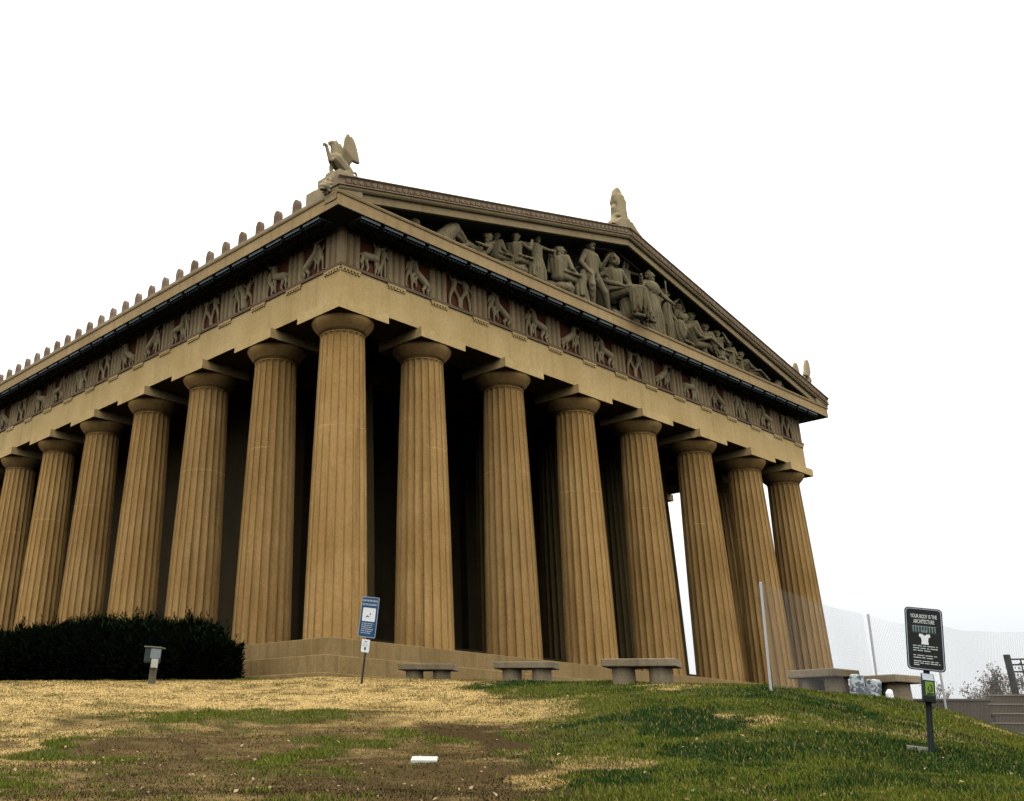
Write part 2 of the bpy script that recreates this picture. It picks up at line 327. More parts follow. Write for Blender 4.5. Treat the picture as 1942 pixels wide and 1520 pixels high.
def build_ground():
    rs = np.concatenate([np.linspace(0, 6, 10), np.arange(6.15, 32, .15), np.geomspace(32.3, 3000, 60)])
    azs = np.concatenate([np.arange(15, 80, .3), np.arange(80, 375, 5.0)]); azs = np.radians(azs)
    RR, AA = np.meshgrid(rs, azs, indexing='ij')
    X = CAM.x+RR*np.sin(AA); Y = CAM.y+RR*np.cos(AA); Z = ground_z(X, Y)
    n, m = RR.shape
    V = np.stack([X, Y, Z], -1).reshape(-1, 3)
    I = np.arange(n*m).reshape(n, m)
    F = np.stack([I[:-1], np.roll(I, -1, 1)[:-1], np.roll(I, -1, 1)[1:], I[1:]], -1).reshape(-1, 4)
    me = bpy.data.meshes.new('lawn'); me.from_pydata(V.tolist(), [], F[:, ::-1].tolist()); me.update()
    a = me.color_attributes.new('Col', 'FLOAT_COLOR', 'POINT')
    c = np.ones((len(V), 4)); c[:, :3] = turf_col(V[:, 0], V[:, 1], SOIL); a.data.foreach_set('color', c.ravel())
    me.materials.append(vcol('lawn_soil', .95, .45, 22.0)); me.shade_smooth()
    return tag(link('lawn', me), kind='structure')
build_ground()

def blades_mesh(name, X, Y, Z, h, wd, lean, colr, seed=1):
    n = len(X); r = np.random.default_rng(seed)
    a = r.uniform(0, 2*PI, n); b = r.uniform(0, 2*PI, n)
    px = np.cos(a)*wd; py = np.sin(a)*wd
    lx = np.cos(b)*lean*h; ly = np.sin(b)*lean*h
    V = np.zeros((n, 5, 3))
    V[:, 0] = np.stack([X-px, Y-py, Z-.01], -1); V[:, 1] = np.stack([X+px, Y+py, Z-.01], -1)
    V[:, 2] = np.stack([X+px*.7+lx*.4, Y+py*.7+ly*.4, Z+h*.6], -1); V[:, 3] = np.stack([X-px*.7+lx*.4, Y-py*.7+ly*.4, Z+h*.6], -1)
    V[:, 4] = np.stack([X+lx, Y+ly, Z+h*np.sqrt(np.clip(1-.4*lean**2, .1, 1))], -1)
    me = bpy.data.meshes.new(name); me.vertices.add(n*5); me.vertices.foreach_set('co', V.ravel())
    base = (np.arange(n)*5)[:, None]
    loops = np.concatenate([base+np.array([0, 1, 2, 3]), base+np.array([3, 2, 4])], 1).ravel()
    me.loops.add(n*7); me.loops.foreach_set('vertex_index', loops.astype(np.int32))
    me.polygons.add(n*2)
    st = np.stack([np.arange(n)*7, np.arange(n)*7+4], 1).ravel(); me.polygons.foreach_set('loop_start', st.astype(np.int32))
    me.update(calc_edges=True); me.validate()
    at = me.color_attributes.new('Col', 'FLOAT_COLOR', 'POINT')
    c = np.ones((n, 5, 4)); c[:, :, :3] = colr[:, None, :]; at.data.foreach_set('color', c.ravel())
    return me
def build_grass():
    n = 620000; r = np.random.default_rng(11)
    az = np.radians(r.uniform(20, 76, n)); rr = 7.4+21.6*r.random(n)**1.35
    X = CAM.x+rr*np.sin(az); Y = CAM.y+rr*np.cos(az)
    g, s, d, k = turf(X, Y); dens = g+k+.8*s+.10*d
    dt = np.hypot(np.maximum(-1.45-X, 0), np.maximum(-1.45-Y, 0)); ok = (dt > .02) | (X < -1.45) | (Y < -1.45)
    ok &= ~((X > -1.42) & (Y > -1.42)); ok &= r.random(n) < dens*(.45+1.1*vnoise(X, Y, .22, 6))
    X, Y, rr, g, s, d, k = [q[ok] for q in (X, Y, rr, g, s, d, k)]; n = len(X)
    pick = r.random(n); tot = g+k+s*.9+d*.45
    kind = np.where(pick < g/tot, 0, np.where(pick < (g+k)/tot, 1, 2))
    C3 = np.array([GC['g'], GC['k'], GC['s']])[kind]
    C3 = C3*(np.where(kind == 2, r.uniform(.72, 1.22, n), r.uniform(.55, 1.4, n))[:, None]); tip = r.random(n) < .035*(kind < 2); C3[tip] = GC['s']*.6
    brown = (kind == 2) & (r.random(n) < .3); C3[brown] = np.array([.20, .13, .026]); C3 = np.where((kind == 2)[:, None], C3*(np.clip(s*1.35, .20, 1)*(1-.6*d))[:, None]*np.stack([1+0*s, 1-.06*d, 1-.45*d], -1), C3)
    clump = .55+.9*vnoise(X, Y, .45, 8)
    h = np.where(kind == 2, r.uniform(.010, .028, n), r.uniform(.02, .05, n))*clump*(1+.15*(k > .4))
    lean = np.where(kind == 2, r.uniform(.9, 2.0, n), r.uniform(.1, .9, n))
    wd = (.0016+.00020*rr)*r.uniform(.7, 1.3, n)
    me = blades_mesh('grass', X, Y, ground_z(X, Y), h, wd, lean, C3)
    me.materials.append(vcol('grass_blade', .75)); tag(link('grass', me), 'short winter turf, straw coloured on the left and green on the right slope', 'grass', kind='stuff')
build_grass()
def build_litter():
    r = np.random.default_rng(5); n = 900
    az = np.radians(r.uniform(22, 75, n)); rr = 7.8+17*r.random(n)**1.2
    X = CAM.x+rr*np.sin(az); Y = CAM.y+rr*np.cos(az); Z = ground_z(X, Y)+.02
    mb = MB(); cols = []
    for x, y, z in zip(X, Y, Z):
        s = random.uniform(.008, .024); a = random.uniform(0, 6.28); M = Matrix.Translation((x, y, z)) @ Euler((random.uniform(-.7, .7), random.uniform(-.7, .7), a)).to_matrix().to_4x4()
        mb.add([(-1.3*s, 0, 0), (0, -.7*s, .25*s), (1.4*s, 0, 0), (0, .7*s, .3*s)], [(0, 1, 2), (0, 2, 3)], M)
        t = random.random(); c = (.42*(.5+.6*t), .31*(.5+.6*t), .17*(.5+.6*t)); cols += [c]*4
    me = mb.mesh('fallen_leaves', vcol('dry_leaf', .7)); a = me.color_attributes.new('Col', 'FLOAT_COLOR', 'POINT')
    c = np.ones((len(cols), 4)); c[:, :3] = cols; a.data.foreach_set('color', c.ravel())
    tag(link('fallen_leaves', me), 'pale dry leaves scattered over the grass slope', 'leaves', kind='stuff')
build_litter()

# ------------------------------------------------------------------ the temple
W, LEN = 30.88, 69.5; HC = 10.43; FZ0, FZ1 = HC+1.35, HC+2.70; AF = .13
temple = thing('greek_temple', 'full size tan concrete Doric temple with fluted columns and carved pediment on the hill', 'temple')
def colx(i): return [1.02, 4.71, 9.006, 13.302, 17.598, 21.894, 26.17, 29.86][i]
def coly(i): return 1.02 if i == 0 else 4.71+4.291*(i-1)
# three steps
for o, z0, z1 in ((0, -.54, 0), (.7, -1.06, -.543), (1.4, -1.75, -1.063)):
    mb = MB().box(-o, W+o, -o, LEN+o, z0, z1)
    me = bevelled(mb.mesh('step', MT['step']), .018, 2); link('step', me, temple)
# columns
def shaft_mesh(rb, rt, h, name='column', mat='shaft'):
    nf, ns = 20, 8; zs = [0, .002]+[h*i/12 for i in range(1, 12)]+[h-.10, h-.04, h]
    mb = MB(); tl = [0, .022, .06, .12, .22, .36, .5, .64, .78, .88, .94, .978, 1]; ns = len(tl)-1; dirt = []
    for k in range(nf):
        vs = []; fs = []
        for z in zs:
            t = z/h; R = rb+(rt-rb)*t+.022*math.sin(PI*t)
            dep = .085 if z < h-.05 else .085*(h-z)/.05
            for u_ in tl:
                a = 2*PI*(k+u_)/nf; s = max(0, math.sin(PI*u_))**.62 if 0 < u_ < 1 else 0
                rr = R*math.cos(PI/nf)/math.cos(PI*(2*u_-1)/nf)-dep*s*R/rb
                vs.append((rr*math.cos(a), rr*math.sin(a), z)); e_ = min(u_, 1-u_); dirt.append(max(0, 1-abs(e_-.035)/.05) if e_ > 0 else .35)  # dark line beside each arris, part dirt, part painted shadow
        m = ns+1
        for i in range(len(zs)-1):
            for j in range(ns): fs.append((i*m+j, i*m+j+1, (i+1)*m+j+1, (i+1)*m+j))
        mb.add(vs, fs)
    me = bpy.data.meshes.new(name); me.from_pydata(mb.v, [], mb.f); me.update(); me.materials.append(MT[mat]); me.shade_smooth()
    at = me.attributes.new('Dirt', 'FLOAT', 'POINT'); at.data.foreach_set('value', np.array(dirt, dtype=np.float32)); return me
def capital_mesh(rt, hs, re, ha, he=.51, hab=.35, mat='shaft'):
    mb = MB()
    prof = [(rt-.03, -.02), (rt+.0, 0), (rt+.012, .03), (rt-.02, .04), (rt-.02, .055), (rt+.02, .07), (rt-.01, .08), (rt-.01, .095), (rt+.03, .11)]
    for i in range(1, 9):
        t = i/8; prof.append((rt+.02+(re-rt-.02)*(1-(1-t)**1.55), .11+(he-.13)*t))
    prof += [(re-.01, he-.002), (re-.2, he)]
    mb.lathe(prof, 48)
    return mb.mesh('capital', MT[mat], 30), MB().box(-ha, ha, -ha, ha, he, he+hab).mesh('abacus', MT['beam' if mat == 'shaft' else mat])
SH = HC-.86
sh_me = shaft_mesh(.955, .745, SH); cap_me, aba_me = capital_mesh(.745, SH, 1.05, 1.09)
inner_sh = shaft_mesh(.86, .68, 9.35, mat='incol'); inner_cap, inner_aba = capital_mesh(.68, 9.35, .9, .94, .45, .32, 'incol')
def column(x, y, z=0, inner=False):
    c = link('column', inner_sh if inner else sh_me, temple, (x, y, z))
    c.rotation_euler = (0, 0, random.randrange(20)*2*PI/20+PI/20)
    k = link('capital', inner_cap if inner else cap_me, c, (0, 0, 9.35 if inner else SH)); k.rotation_euler = (0, 0, -c.rotation_euler[2])
    a = link('abacus', inner_aba if inner else aba_me, c, (0, 0, 9.35 if inner else SH)); a.rotation_euler = (0, 0, -c.rotation_euler[2])
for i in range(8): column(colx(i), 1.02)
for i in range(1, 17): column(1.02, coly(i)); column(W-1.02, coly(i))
# pronaos and cella
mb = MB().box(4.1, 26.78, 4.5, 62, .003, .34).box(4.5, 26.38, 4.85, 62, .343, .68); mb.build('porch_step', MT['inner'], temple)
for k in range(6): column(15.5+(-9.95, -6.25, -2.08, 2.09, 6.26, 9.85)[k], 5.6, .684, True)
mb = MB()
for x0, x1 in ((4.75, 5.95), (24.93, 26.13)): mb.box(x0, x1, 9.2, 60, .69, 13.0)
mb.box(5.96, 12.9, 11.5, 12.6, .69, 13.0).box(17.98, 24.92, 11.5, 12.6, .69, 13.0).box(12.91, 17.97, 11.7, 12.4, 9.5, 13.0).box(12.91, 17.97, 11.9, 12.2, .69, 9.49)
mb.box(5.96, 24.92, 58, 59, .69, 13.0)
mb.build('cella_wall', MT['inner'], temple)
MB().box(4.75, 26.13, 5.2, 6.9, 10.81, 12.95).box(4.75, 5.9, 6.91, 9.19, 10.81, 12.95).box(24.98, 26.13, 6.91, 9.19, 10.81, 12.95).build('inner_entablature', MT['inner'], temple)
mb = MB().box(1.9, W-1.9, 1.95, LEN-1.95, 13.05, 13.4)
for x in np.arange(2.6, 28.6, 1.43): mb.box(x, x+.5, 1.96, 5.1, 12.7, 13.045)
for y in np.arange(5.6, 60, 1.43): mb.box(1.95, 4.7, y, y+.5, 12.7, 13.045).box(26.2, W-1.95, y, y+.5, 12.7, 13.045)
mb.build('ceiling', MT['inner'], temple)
# architrave (three visible runs and the back), its taenia
def ring(mb, o, i, z0, z1):
    """hollow rectangle: outer face at offset o outside the stylobate edge (negative = inside), inner face at i"""
    mb.box(-o, W+o, -o, i, z0, z1); mb.box(-o, i, i, LEN-i, z0, z1); mb.box(W-i, W+o, i, LEN-i, z0, z1); mb.box(-o, W+o, LEN-i, LEN+o, z0, z1)
mb = MB()
def rect_ring(o, i, z0, z1):
    vs = []
    for off, z in ((-o, z0), (-o, z1), (i, z1), (i, z0)):
        vs += [(off, off, z), (W-off, off, z), (W-off, LEN-off, z), (off, LEN-off, z)]
    fs = []
    for a in range(4):
        b = (a+1) % 4
        for k in range(4): fs.append((a*4+k, a*4+(k+1) % 4, b*4+(k+1) % 4, b*4+k))
    return vs, fs
MB().add(*rect_ring(-AF, 1.9, HC, FZ0-.105)).build('architrave', MT['beam'], temple)
MB().add(*rect_ring(-AF+.055, 1.5, FZ0-.104, FZ0)).build('taenia', MT['taenia'], temple)
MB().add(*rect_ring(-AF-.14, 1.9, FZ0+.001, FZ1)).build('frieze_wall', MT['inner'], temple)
# regulae, triglyphs, metopes
TW = .845
fx = [AF+TW/2]
ax = [colx(i) for i in range(8)]
tf = [AF+TW/2, (AF+TW/2+ax[1])/2]
for i in range(1, 6): tf += [ax[i], (ax[i]+ax[i+1])/2]
tf += [ax[6], (ax[6]+W-AF-TW/2)/2, W-AF-TW/2]
tl = [AF+TW/2, (AF+TW/2+coly(1))/2]
for i in range(1, 11): tl += [coly(i), (coly(i)+coly(i+1))/2]
mb = MB().box(-TW/2, TW/2, -.05, .0, -.075, 0)
for k in range(6):
    mb.lathe([(.046, -.16), (.030, -.074)], 8, Matrix.Translation((-TW/2+TW*(k+.5)/6, -.022, 0)))
reg_me = mb.mesh('regula', MT['beam'], 30)
def trig_mesh():
    h = FZ1-FZ0; gd = .085; u = TW/12; top = h-.17
    xs = [(-6, .06), (-5, 0), (-3, 0), (-2, gd), (-1, 0), (1, 0), (2, gd), (3, 0), (5, 0), (6, .06)]
    poly = [(x*u, y) for x, y in xs]+[(TW/2, .2), (-TW/2, .2)]
    mb = MB().prism(poly, 0, top, 'z')
    mb.box(-TW/2, TW/2, .0, .2, top+.001, h-.001).box(-TW/2-.012, TW/2+.012, -.03, .2, h-.12, h-.002)
    return mb.mesh('triglyph', MT['trig'])
trig_me = trig_mesh()
def place_face(me, name, s, z, side, off, parent=temple):
    if side == 'f': return link(name, me, parent, (s, off, z))
    return link(name, me, parent, (off, s, z), -PI/2)
for side, lst in (('f', tf), ('l', tl)):
    for s in lst:
        place_face(reg_me, 'regula', s, FZ0-.105, side, AF)
        place_face(trig_me, 'triglyph', s, FZ0+.001, side, AF-.03+.004*(side == 'l'))
# carved reliefs
LK = [1.0]
def limb(mb, pts, r0, r1):
    r0 *= LK[0]; r1 *= LK[0]
    n = len(pts)-1
    for i in range(n):
        mb.cap(pts[i], r0+(r1-r0)*i/n, pts[i+1], r0+(r1-r0)*(i+1)/n)
def man(mb, x, z, s, lean=0, arm1=(.25, .1), arm2=(-.25, -.1), leg1=(.14, 0), leg2=(-.14, 0), y=-.08):
    P = lambda a, b, c=0: (x+a*s, y+c*s, z+b*s)
    mb.cap(P(0, .9), .14*s, P(lean*.6, 1.35), .17*s); mb.cap(P(lean*.6, 1.35), .07*s, P(lean, 1.6), .06*s)
    mb.ell(P(lean*1.1, 1.68), (.1*s, .1*s, .13*s))
    for sg, (ax_, az_) in ((1, arm1), (-1, arm2)):
        sx = lean*.6+sg*.2
        limb(mb, [P(sx, 1.4), P(sx+ax_*.7, 1.4+az_*.5-.12, -.03), P(sx+ax_*1.5, 1.4+az_*1.3, -.05)], .065*s, .04*s)
    for sg, (lx, lz) in ((1, leg1), (-1, leg2)):
        limb(mb, [P(sg*.08, .9), P(sg*.08+lx*1.1, .48+lz), P(sg*.08+lx*1.2, .05+lz*.6)], .1*s, .05*s)
        mb.cap(P(sg*.08+lx*1.2, .05+lz*.6), .05*s, P(sg*.08+lx*1.2+.16, .03+lz*.6), .035*s)
def centaur(mb, x, z, s, d=1, rear=0.0, arm=.3, y=-.09):
    P = lambda a, b, c=0: (x+d*a*s, y+c*s, z+b*s)
    a, b = (-.42, .72-rear*.5), (.28, .78+rear*.6)
    mb.cap(P(*a), .2*s, P(*b), .19*s)
    mb.cap(P(*b), .17*s, P(b[0]+.1, b[1]+.42), .17*s); hx, hz = b[0]+.13, b[1]+.82
    mb.cap(P(b[0]+.1, b[1]+.45), .08*s, P(hx, hz), .07*s); mb.ell(P(hx, hz), (.11*s, .11*s, .14*s)); mb.ell(P(hx+.06, hz-.1), (.06*s, .07*s, .09*s))
    limb(mb, [P(b[0]+.1, b[1]+.5, -.1), P(b[0]+.35, b[1]+.4+arm*.3, -.12), P(b[0]+.62, b[1]+.45+arm, -.1)], .07*s, .045*s)
    limb(mb, [P(b[0]+.05, b[1]+.5, .05), P(b[0]-.2, b[1]+.45+arm, .0), P(b[0]-.05, b[1]+.75+arm, .0)], .06*s, .04*s)
    for k, (lx, kx) in enumerate(((-.5, -.62), (-.38, -.3))):
        limb(mb, [P(lx, a[1]-.05), P(kx, .38-rear*.2), P(kx+.1, .22), P(kx+.02, .03)], .11*s, .04*s)
    for k, (lx, kx, kz) in enumerate(((.3, .5, .45+rear*.9), (.22, .3, .35+rear*.7))):
        limb(mb, [P(lx, b[1]-.05), P(kx, kz), P(kx-.08+.02*k, kz-.35)], .09*s, .04*s)
    limb(mb, [P(-.58, a[1]+.05), P(-.78, a[1]-.02), P(-.8, .3)], .05*s, .03*s)
def relief(kind):
    mb = MB(); LK[0] = 1.1
    if kind == 0: centaur(mb, -.12, 0, .74, 1, 0, .35); man(mb, .43, 0, .68, -.05, (.1, -.3), (-.3, .1), (.05, 0), (-.05, 0))
    if kind == 1: centaur(mb, .1, 0, .70, -1, .35, .2); man(mb, -.42, 0, .68, .12, (.2, .05), (-.12, -.35), (.1, 0), (-.12, .1))
    if kind == 2: man(mb, -.3, 0, .70, .1, (.35, .2), (-.15, .4), (.28, .05), (-.16, 0)); man(mb, .32, 0, .72, -.12, (.15, -.3), (-.2, .15), (.16, 0), (-.2, .06))
    if kind == 3: centaur(mb, -.1, 0, .72, 1, .4, .1); man(mb, .42, 0, .55, -.2, (.1, .2), (-.25, .05), (.05, .15), (-.2, .1))
    if kind == 4: centaur(mb, .12, 0, .76, -1, .1, .4); man(mb, -.45, .0, .6, .1, (.15, .3), (-.1, -.3), (.12, .05), (-.1, 0))
    if kind == 5: man(mb, -.36, 0, .7, -.05, (.18, -.2), (-.15, -.3), (.1, 0), (-.1, 0)); man(mb, .3, 0, .62, .15, (.2, .3), (-.25, .2), (.25, .1), (-.2, .02)); limb(mb, [(-.2, -.05, 1.0), (.0, -.05, .6), (.1, -.05, .1)], .1, .14)
    LK[0] = 1.0; mb.v = [(x*1.06, y, z*1.05) for x, y, z in mb.v]
    return sculpt(mb, 'relief', MT['carve'], .024, 1)
REL = [relief(k) for k in range(6)]
def metopes(side, lst, seq):
    for i in range(len(lst)-1):
        a, b = lst[i]+TW/2, lst[i+1]-TW/2; c = (a+b)/2; hw = (b-a)/2-.002; h = FZ1-FZ0
        mb = MB().box(-hw, hw, .075, .14, .002, h-.14).box(-hw, hw, .0, .14, h-.137, h-.003).box(-hw, hw, .01, .14, -.0, .0018)
        mb = MB().box(-hw, hw, .075, .139, .002, h-.003)
        p = place_face(mb.mesh('metope', MT['red']), 'metope', c, FZ0+.001, side, AF)
        MB().box(-hw, hw, .01, .07, h-.15, h-.004).build('metope_cap', MT['trig'], p)
        q = link('relief', REL[seq[i % len(seq)]], p, (0, .1, .02)); q.scale = (hw/.66, 1, 1.0)
metopes('f', tf, [0, 1, 2, 1, 4, 3, 4, 2, 3, 0, 1, 5, 4, 2])
metopes('l', tl, [3, 4, 5, 2, 0, 3, 1, 2, 5, 0, 4, 2, 1])
# horizontal cornice: profile (offset outside stylobate edge, z) swept round the building with mitres
def sweep(prof):
    vs = []; fs = []; n = len(prof)
    for o, z in prof: vs += [(-o, -o, z), (W+o, -o, z), (W+o, LEN+o, z), (-o, LEN+o, z)]
    for i in range(n):
        j = (i+1) % n
        for k in range(4): fs.append((i*4+k, i*4+(k+1) % 4, j*4+(k+1) % 4, j*4+k))
    return vs, fs
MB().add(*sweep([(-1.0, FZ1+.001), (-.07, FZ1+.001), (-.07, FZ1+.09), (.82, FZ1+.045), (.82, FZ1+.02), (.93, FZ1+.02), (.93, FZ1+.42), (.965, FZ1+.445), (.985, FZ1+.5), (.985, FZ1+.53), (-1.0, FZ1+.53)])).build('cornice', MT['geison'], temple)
MB().add(*sweep([(-.06, FZ1+.012), (-.06, FZ1+.07), (.8, FZ1+.035), (.82, FZ1+.0165), (.924, FZ1+.0165), (.924, FZ1+.003), (.0, FZ1+.003)])).build('soffit', MT['soff'], temple)  # thin ring coloured with the shade under the overhang
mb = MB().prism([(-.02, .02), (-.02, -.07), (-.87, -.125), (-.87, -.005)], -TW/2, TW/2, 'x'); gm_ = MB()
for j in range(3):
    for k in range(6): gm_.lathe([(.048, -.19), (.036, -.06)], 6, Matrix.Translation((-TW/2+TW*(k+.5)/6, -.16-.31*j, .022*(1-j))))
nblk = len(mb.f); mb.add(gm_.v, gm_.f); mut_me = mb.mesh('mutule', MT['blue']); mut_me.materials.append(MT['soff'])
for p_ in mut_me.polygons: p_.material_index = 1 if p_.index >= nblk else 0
for side, lst in (('f', tf), ('l', tl)):
    full = []
    for i in range(len(lst)): full.append(lst[i]); full += [(lst[i]+lst[i+1])/2] if i < len(lst)-1 else []
    for s in full:
        if side == 'l' and s < .2: continue
        place_face(mut_me, 'mutule', s, FZ1+.03, side, 0.0)
# raking cornice, sima, tympanum, roof
SL = .2416; X0 = -1.03; XM = W/2; ZS = 14.17
def rake(prof, xe=X0):
    """prof: (offset in front of the stylobate edge, dz under the sima's top line); two slopes meeting at the apex"""
    vs = []; fs = []; n = len(prof)
    for x in (xe, XM, W-xe):
        zb = ZS+(min(x, W-x)-X0)*SL
        vs += [(x, -o, zb+dz) for o, dz in prof]
    for s in range(2):
        for i in range(n): j = (i+1) % n; fs.append((s*n+i, s*n+j, (s+1)*n+j, (s+1)*n+i))
    fs.append(tuple(range(n))); fs.append(tuple(range(2*n, 3*n))[::-1])
    return vs, fs
MB().add(*rake([(.25, -.36), (1.0, -.36), (1.0, -.44), (.95, -.5), (.86, -.53), (.86, -.8), (.80, -.82), (.25, -.8)], -.965)).build('raking_cornice', MT['rake'], temple)
MB().add(*rake([(-.57, -.5), (.245, -.5), (.245, -.79), (.78, -.815), (.78, -.835), (-.57, -.80)], -.5)).build('raking_soffit', MT['soff'], temple)  # gable underside, its shade painted in by the dark material
mb = MB().add(*rake([(.25, 0), (1.07, 0), (1.08, -.035), (1.04, -.07), (1.0, -.12), (1.0, -.28), (1.05, -.31), (1.05, -.355), (.25, -.355)]))
nb = 56
for sgn in (0, 1):
    for k in range(nb):
        x = X0+.3+(XM-X0-.45)*(k+.5)/nb; z = ZS+(x-X0)*SL-.19; xx = W-x if sgn else x; sl = -SL if sgn else SL
        vs = []; a, b, dpt = .115, .1, .035
        pts = [(-a, b), (-a, -b*.3), (-a*.6, -b*.85), (0, -b), (a*.6, -b*.85), (a, -b*.3), (a, b)]
        for sc_, yo in ((1, -1.0), (.8, -1.0-dpt)): vs += [(xx+p*sc_, yo, z+q*sc_+p*sl) for p, q in pts]
        m_ = len(pts); fs = [(i, i+1, m_+i+1, m_+i) for i in range(m_-1)]+[tuple(range(m_, 2*m_)), (0, m_, 2*m_-1, m_-1)]
        mb.add(vs, fs)
        mb.prism([(xx+.145-.012, z-.1+.14*sl), (xx+.145+.012, z-.1+.14*sl), (xx+.145+.02, z+.09+.14*sl), (xx+.145-.02, z+.09+.14*sl)], -1.03, -1.0)
mb.build('sima', MT['sima'], temple)
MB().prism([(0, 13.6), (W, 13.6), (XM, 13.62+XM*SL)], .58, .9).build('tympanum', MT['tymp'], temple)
# roof slabs (behind the raking cornice) and tile ridges
mb = MB(); zr = 13.69
mb.prism([(-.97, zr-.02), (XM, zr+.02+(XM+.97)*SL-.06), (W+.97, zr-.02), (XM, zr-.4+(XM+.97)*SL)], -.24, LEN+.9)
mb.build('roof', MT['roof'], temple)
MB().box(-.98, -.4, -.3, LEN+.9, FZ1+.531, FZ1+.60).box(W+.4, W+.98, -.3, LEN+.9, FZ1+.531, FZ1+.60).build('eaves_tile', MT['roof'], temple)
# antefixes along the left eaves: upright rounded palmette plates
def antefix_mesh():
    mb = MB(); w = .165
    pts = [(-w, 0), (-w, .32)]+[(-w*math.cos(PI*i/10), .36+w*1.45*math.sin(PI*i/10)) for i in range(11)]+[(w, .32), (w, 0)]
    mb.prism(pts, -.09, .08, 'y')
    for k in range(-2, 3): mb.tube([(k*.03, -.09, .1), (k*.05, -.10, .36), (k*.055, -.09, .56-.03*k*k)], [.02, .022, .012], 6)
    for s in (-1, 1): mb.ell((s*.1, -.09, .1), (.06, .03, .06))
    mb.box(-.24, .24, -.05, .5, -.02, .08)
    return bevelled(mb.mesh('antefix', MT['antefix']), .012, 1)
af = antefix_mesh()
for k in range(48): link('antefix', af, temple, (-.82, 1.41+1.073*k, FZ1+.55), -PI/2)
# corner blocks under the griffins, lion head spouts
for s in (0, 1):
    mb = MB(); x = lambda v: W-v if s else v
    a, b = sorted((x(-.98), x(.1)))
    mb.box(a, b, -.95, .35, FZ1+.56, FZ1+1.0)
    a, b = sorted((x(-.85), x(.3))); mb.box(a, b, -.85, .3, FZ1+1.003, FZ1+1.42)
    a, b = sorted((x(-.9), x(-.35))); mb.box(a, b, .36, .85, FZ1+.56, FZ1+1.1)
    link('acroterion_base', bevelled(mb.mesh('acroterion_base', MT['carve']), .03, 2), temple)
    lh = MB(); c = (-1.05 if not s else W+1.05); d = -1 if not s else 1
    lh.ell((c+.05*d*-1, -.45, FZ1+.84), (.22, .22, .24)); lh.ell((c+.16*d, -.45, FZ1+.76), (.13, .13, .11)); lh.ell((c+.18*d, -.45, FZ1+.65), (.1, .1, .05))
    for q in range(12):
        t = 2*PI*q/12; lh.ell((c-.08*d, -.45+.23*math.cos(t), FZ1+.84+.25*math.sin(t)), (.1, .07, .07))
    for q in (-1, 1): lh.ell((c+.06*d, -.45+q*.14, FZ1+1.02), .05); lh.ell((c+.2*d, -.45+q*.08, FZ1+.87), .03)
    link('lion_head_spout', sculpt(lh, 'lion_head_spout', MT['carve'], .022, 1), temple)

# ------------------------------------------------------------------ griffins and apex palmette
def griffin_mesh():
    mb = MB()
    mb.box(-.42, .5, -.2, .2, -.06, .03)
    mb.cap((-.16, 0, .6), .26, (.24, 0, .36), .25); mb.ell((.32, -.12, .26), (.22, .12, .22)); mb.ell((.32, .12, .26), (.22, .12, .22))
    for y in (-.13, .13): limb(mb, [(.3, y, .25), (.12, y*1.1, .12), (.22, y*1.1, .04), (.02, y*1.1, .03)], .1, .05)
    limb(mb, [(-.22, .09, .58), (-.26, .1, .3), (-.25, .1, .05), (-.36, .1, .03)], .09, .05)
    limb(mb, [(-.24, -.08, .6), (-.47, -.1, .42), (-.56, -.1, .66), (-.66, -.1, .93), (-.76, -.1, .95), (-.78, -.1, .88)], .085, .04)
    limb(mb, [(-.14, 0, .66), (-.2, 0, .9), (-.26, 0, 1.14)], .2, .12)
    mb.ell((-.3, 0, 1.2), (.14, .1, .11)); limb(mb, [(-.38, 0, 1.2), (-.47, 0, 1.16), (-.47, 0, 1.07)], .065, .025); mb.cap((-.36, 0, 1.1), .04, (-.43, 0, 1.06), .02)
    for y in (-.06, .06): limb(mb, [(-.22, y, 1.27), (-.2, y, 1.4)], .035, .012)
    for k in range(6): mb.ell((-.1+.015*k, 0, 1.16-.09*k), (.05, .025, .05))
    for y, dy in ((-.2, -1), (.2, 1)):
        for k in range(13):
            t = k/12; tip = (.10+.47*t**.5, y+dy*.1, 1.53-.86*t**1.25)
            limb(mb, [(.0+.2*t, y*.7, .66-.2*t), (.0+.3*t, y+dy*.08, .95-.25*t), (tip[0]*.8-.04*(1-t), y+dy*.1, .66+(tip[2]-.66)*.82), tip], .085, .07)
    limb(mb, [(.48, 0, .26), (.6, 0, .42), (.74, 0, .46), (.8, 0, .35), (.74, 0, .22), (.66, 0, .2)], .045, .03)
    return sculpt(mb, 'griffin_statue', MT['carve'], .02, 2)
gm = griffin_mesh()
g1 = link('griffin_statue', gm, None, (-.42, -.3, FZ1+1.48))
tag(g1, 'carved winged griffin with one foreleg raised above the near left roof corner', 'griffin statue', 'griffins on the roof corners')
g2 = link('griffin_statue', gm, None, (W+.42, -.3, FZ1+1.48), PI)
tag(g2, 'small distant griffin on the far right roof corner, mostly hidden behind the sloping gable', 'griffin statue', 'griffins on the roof corners')
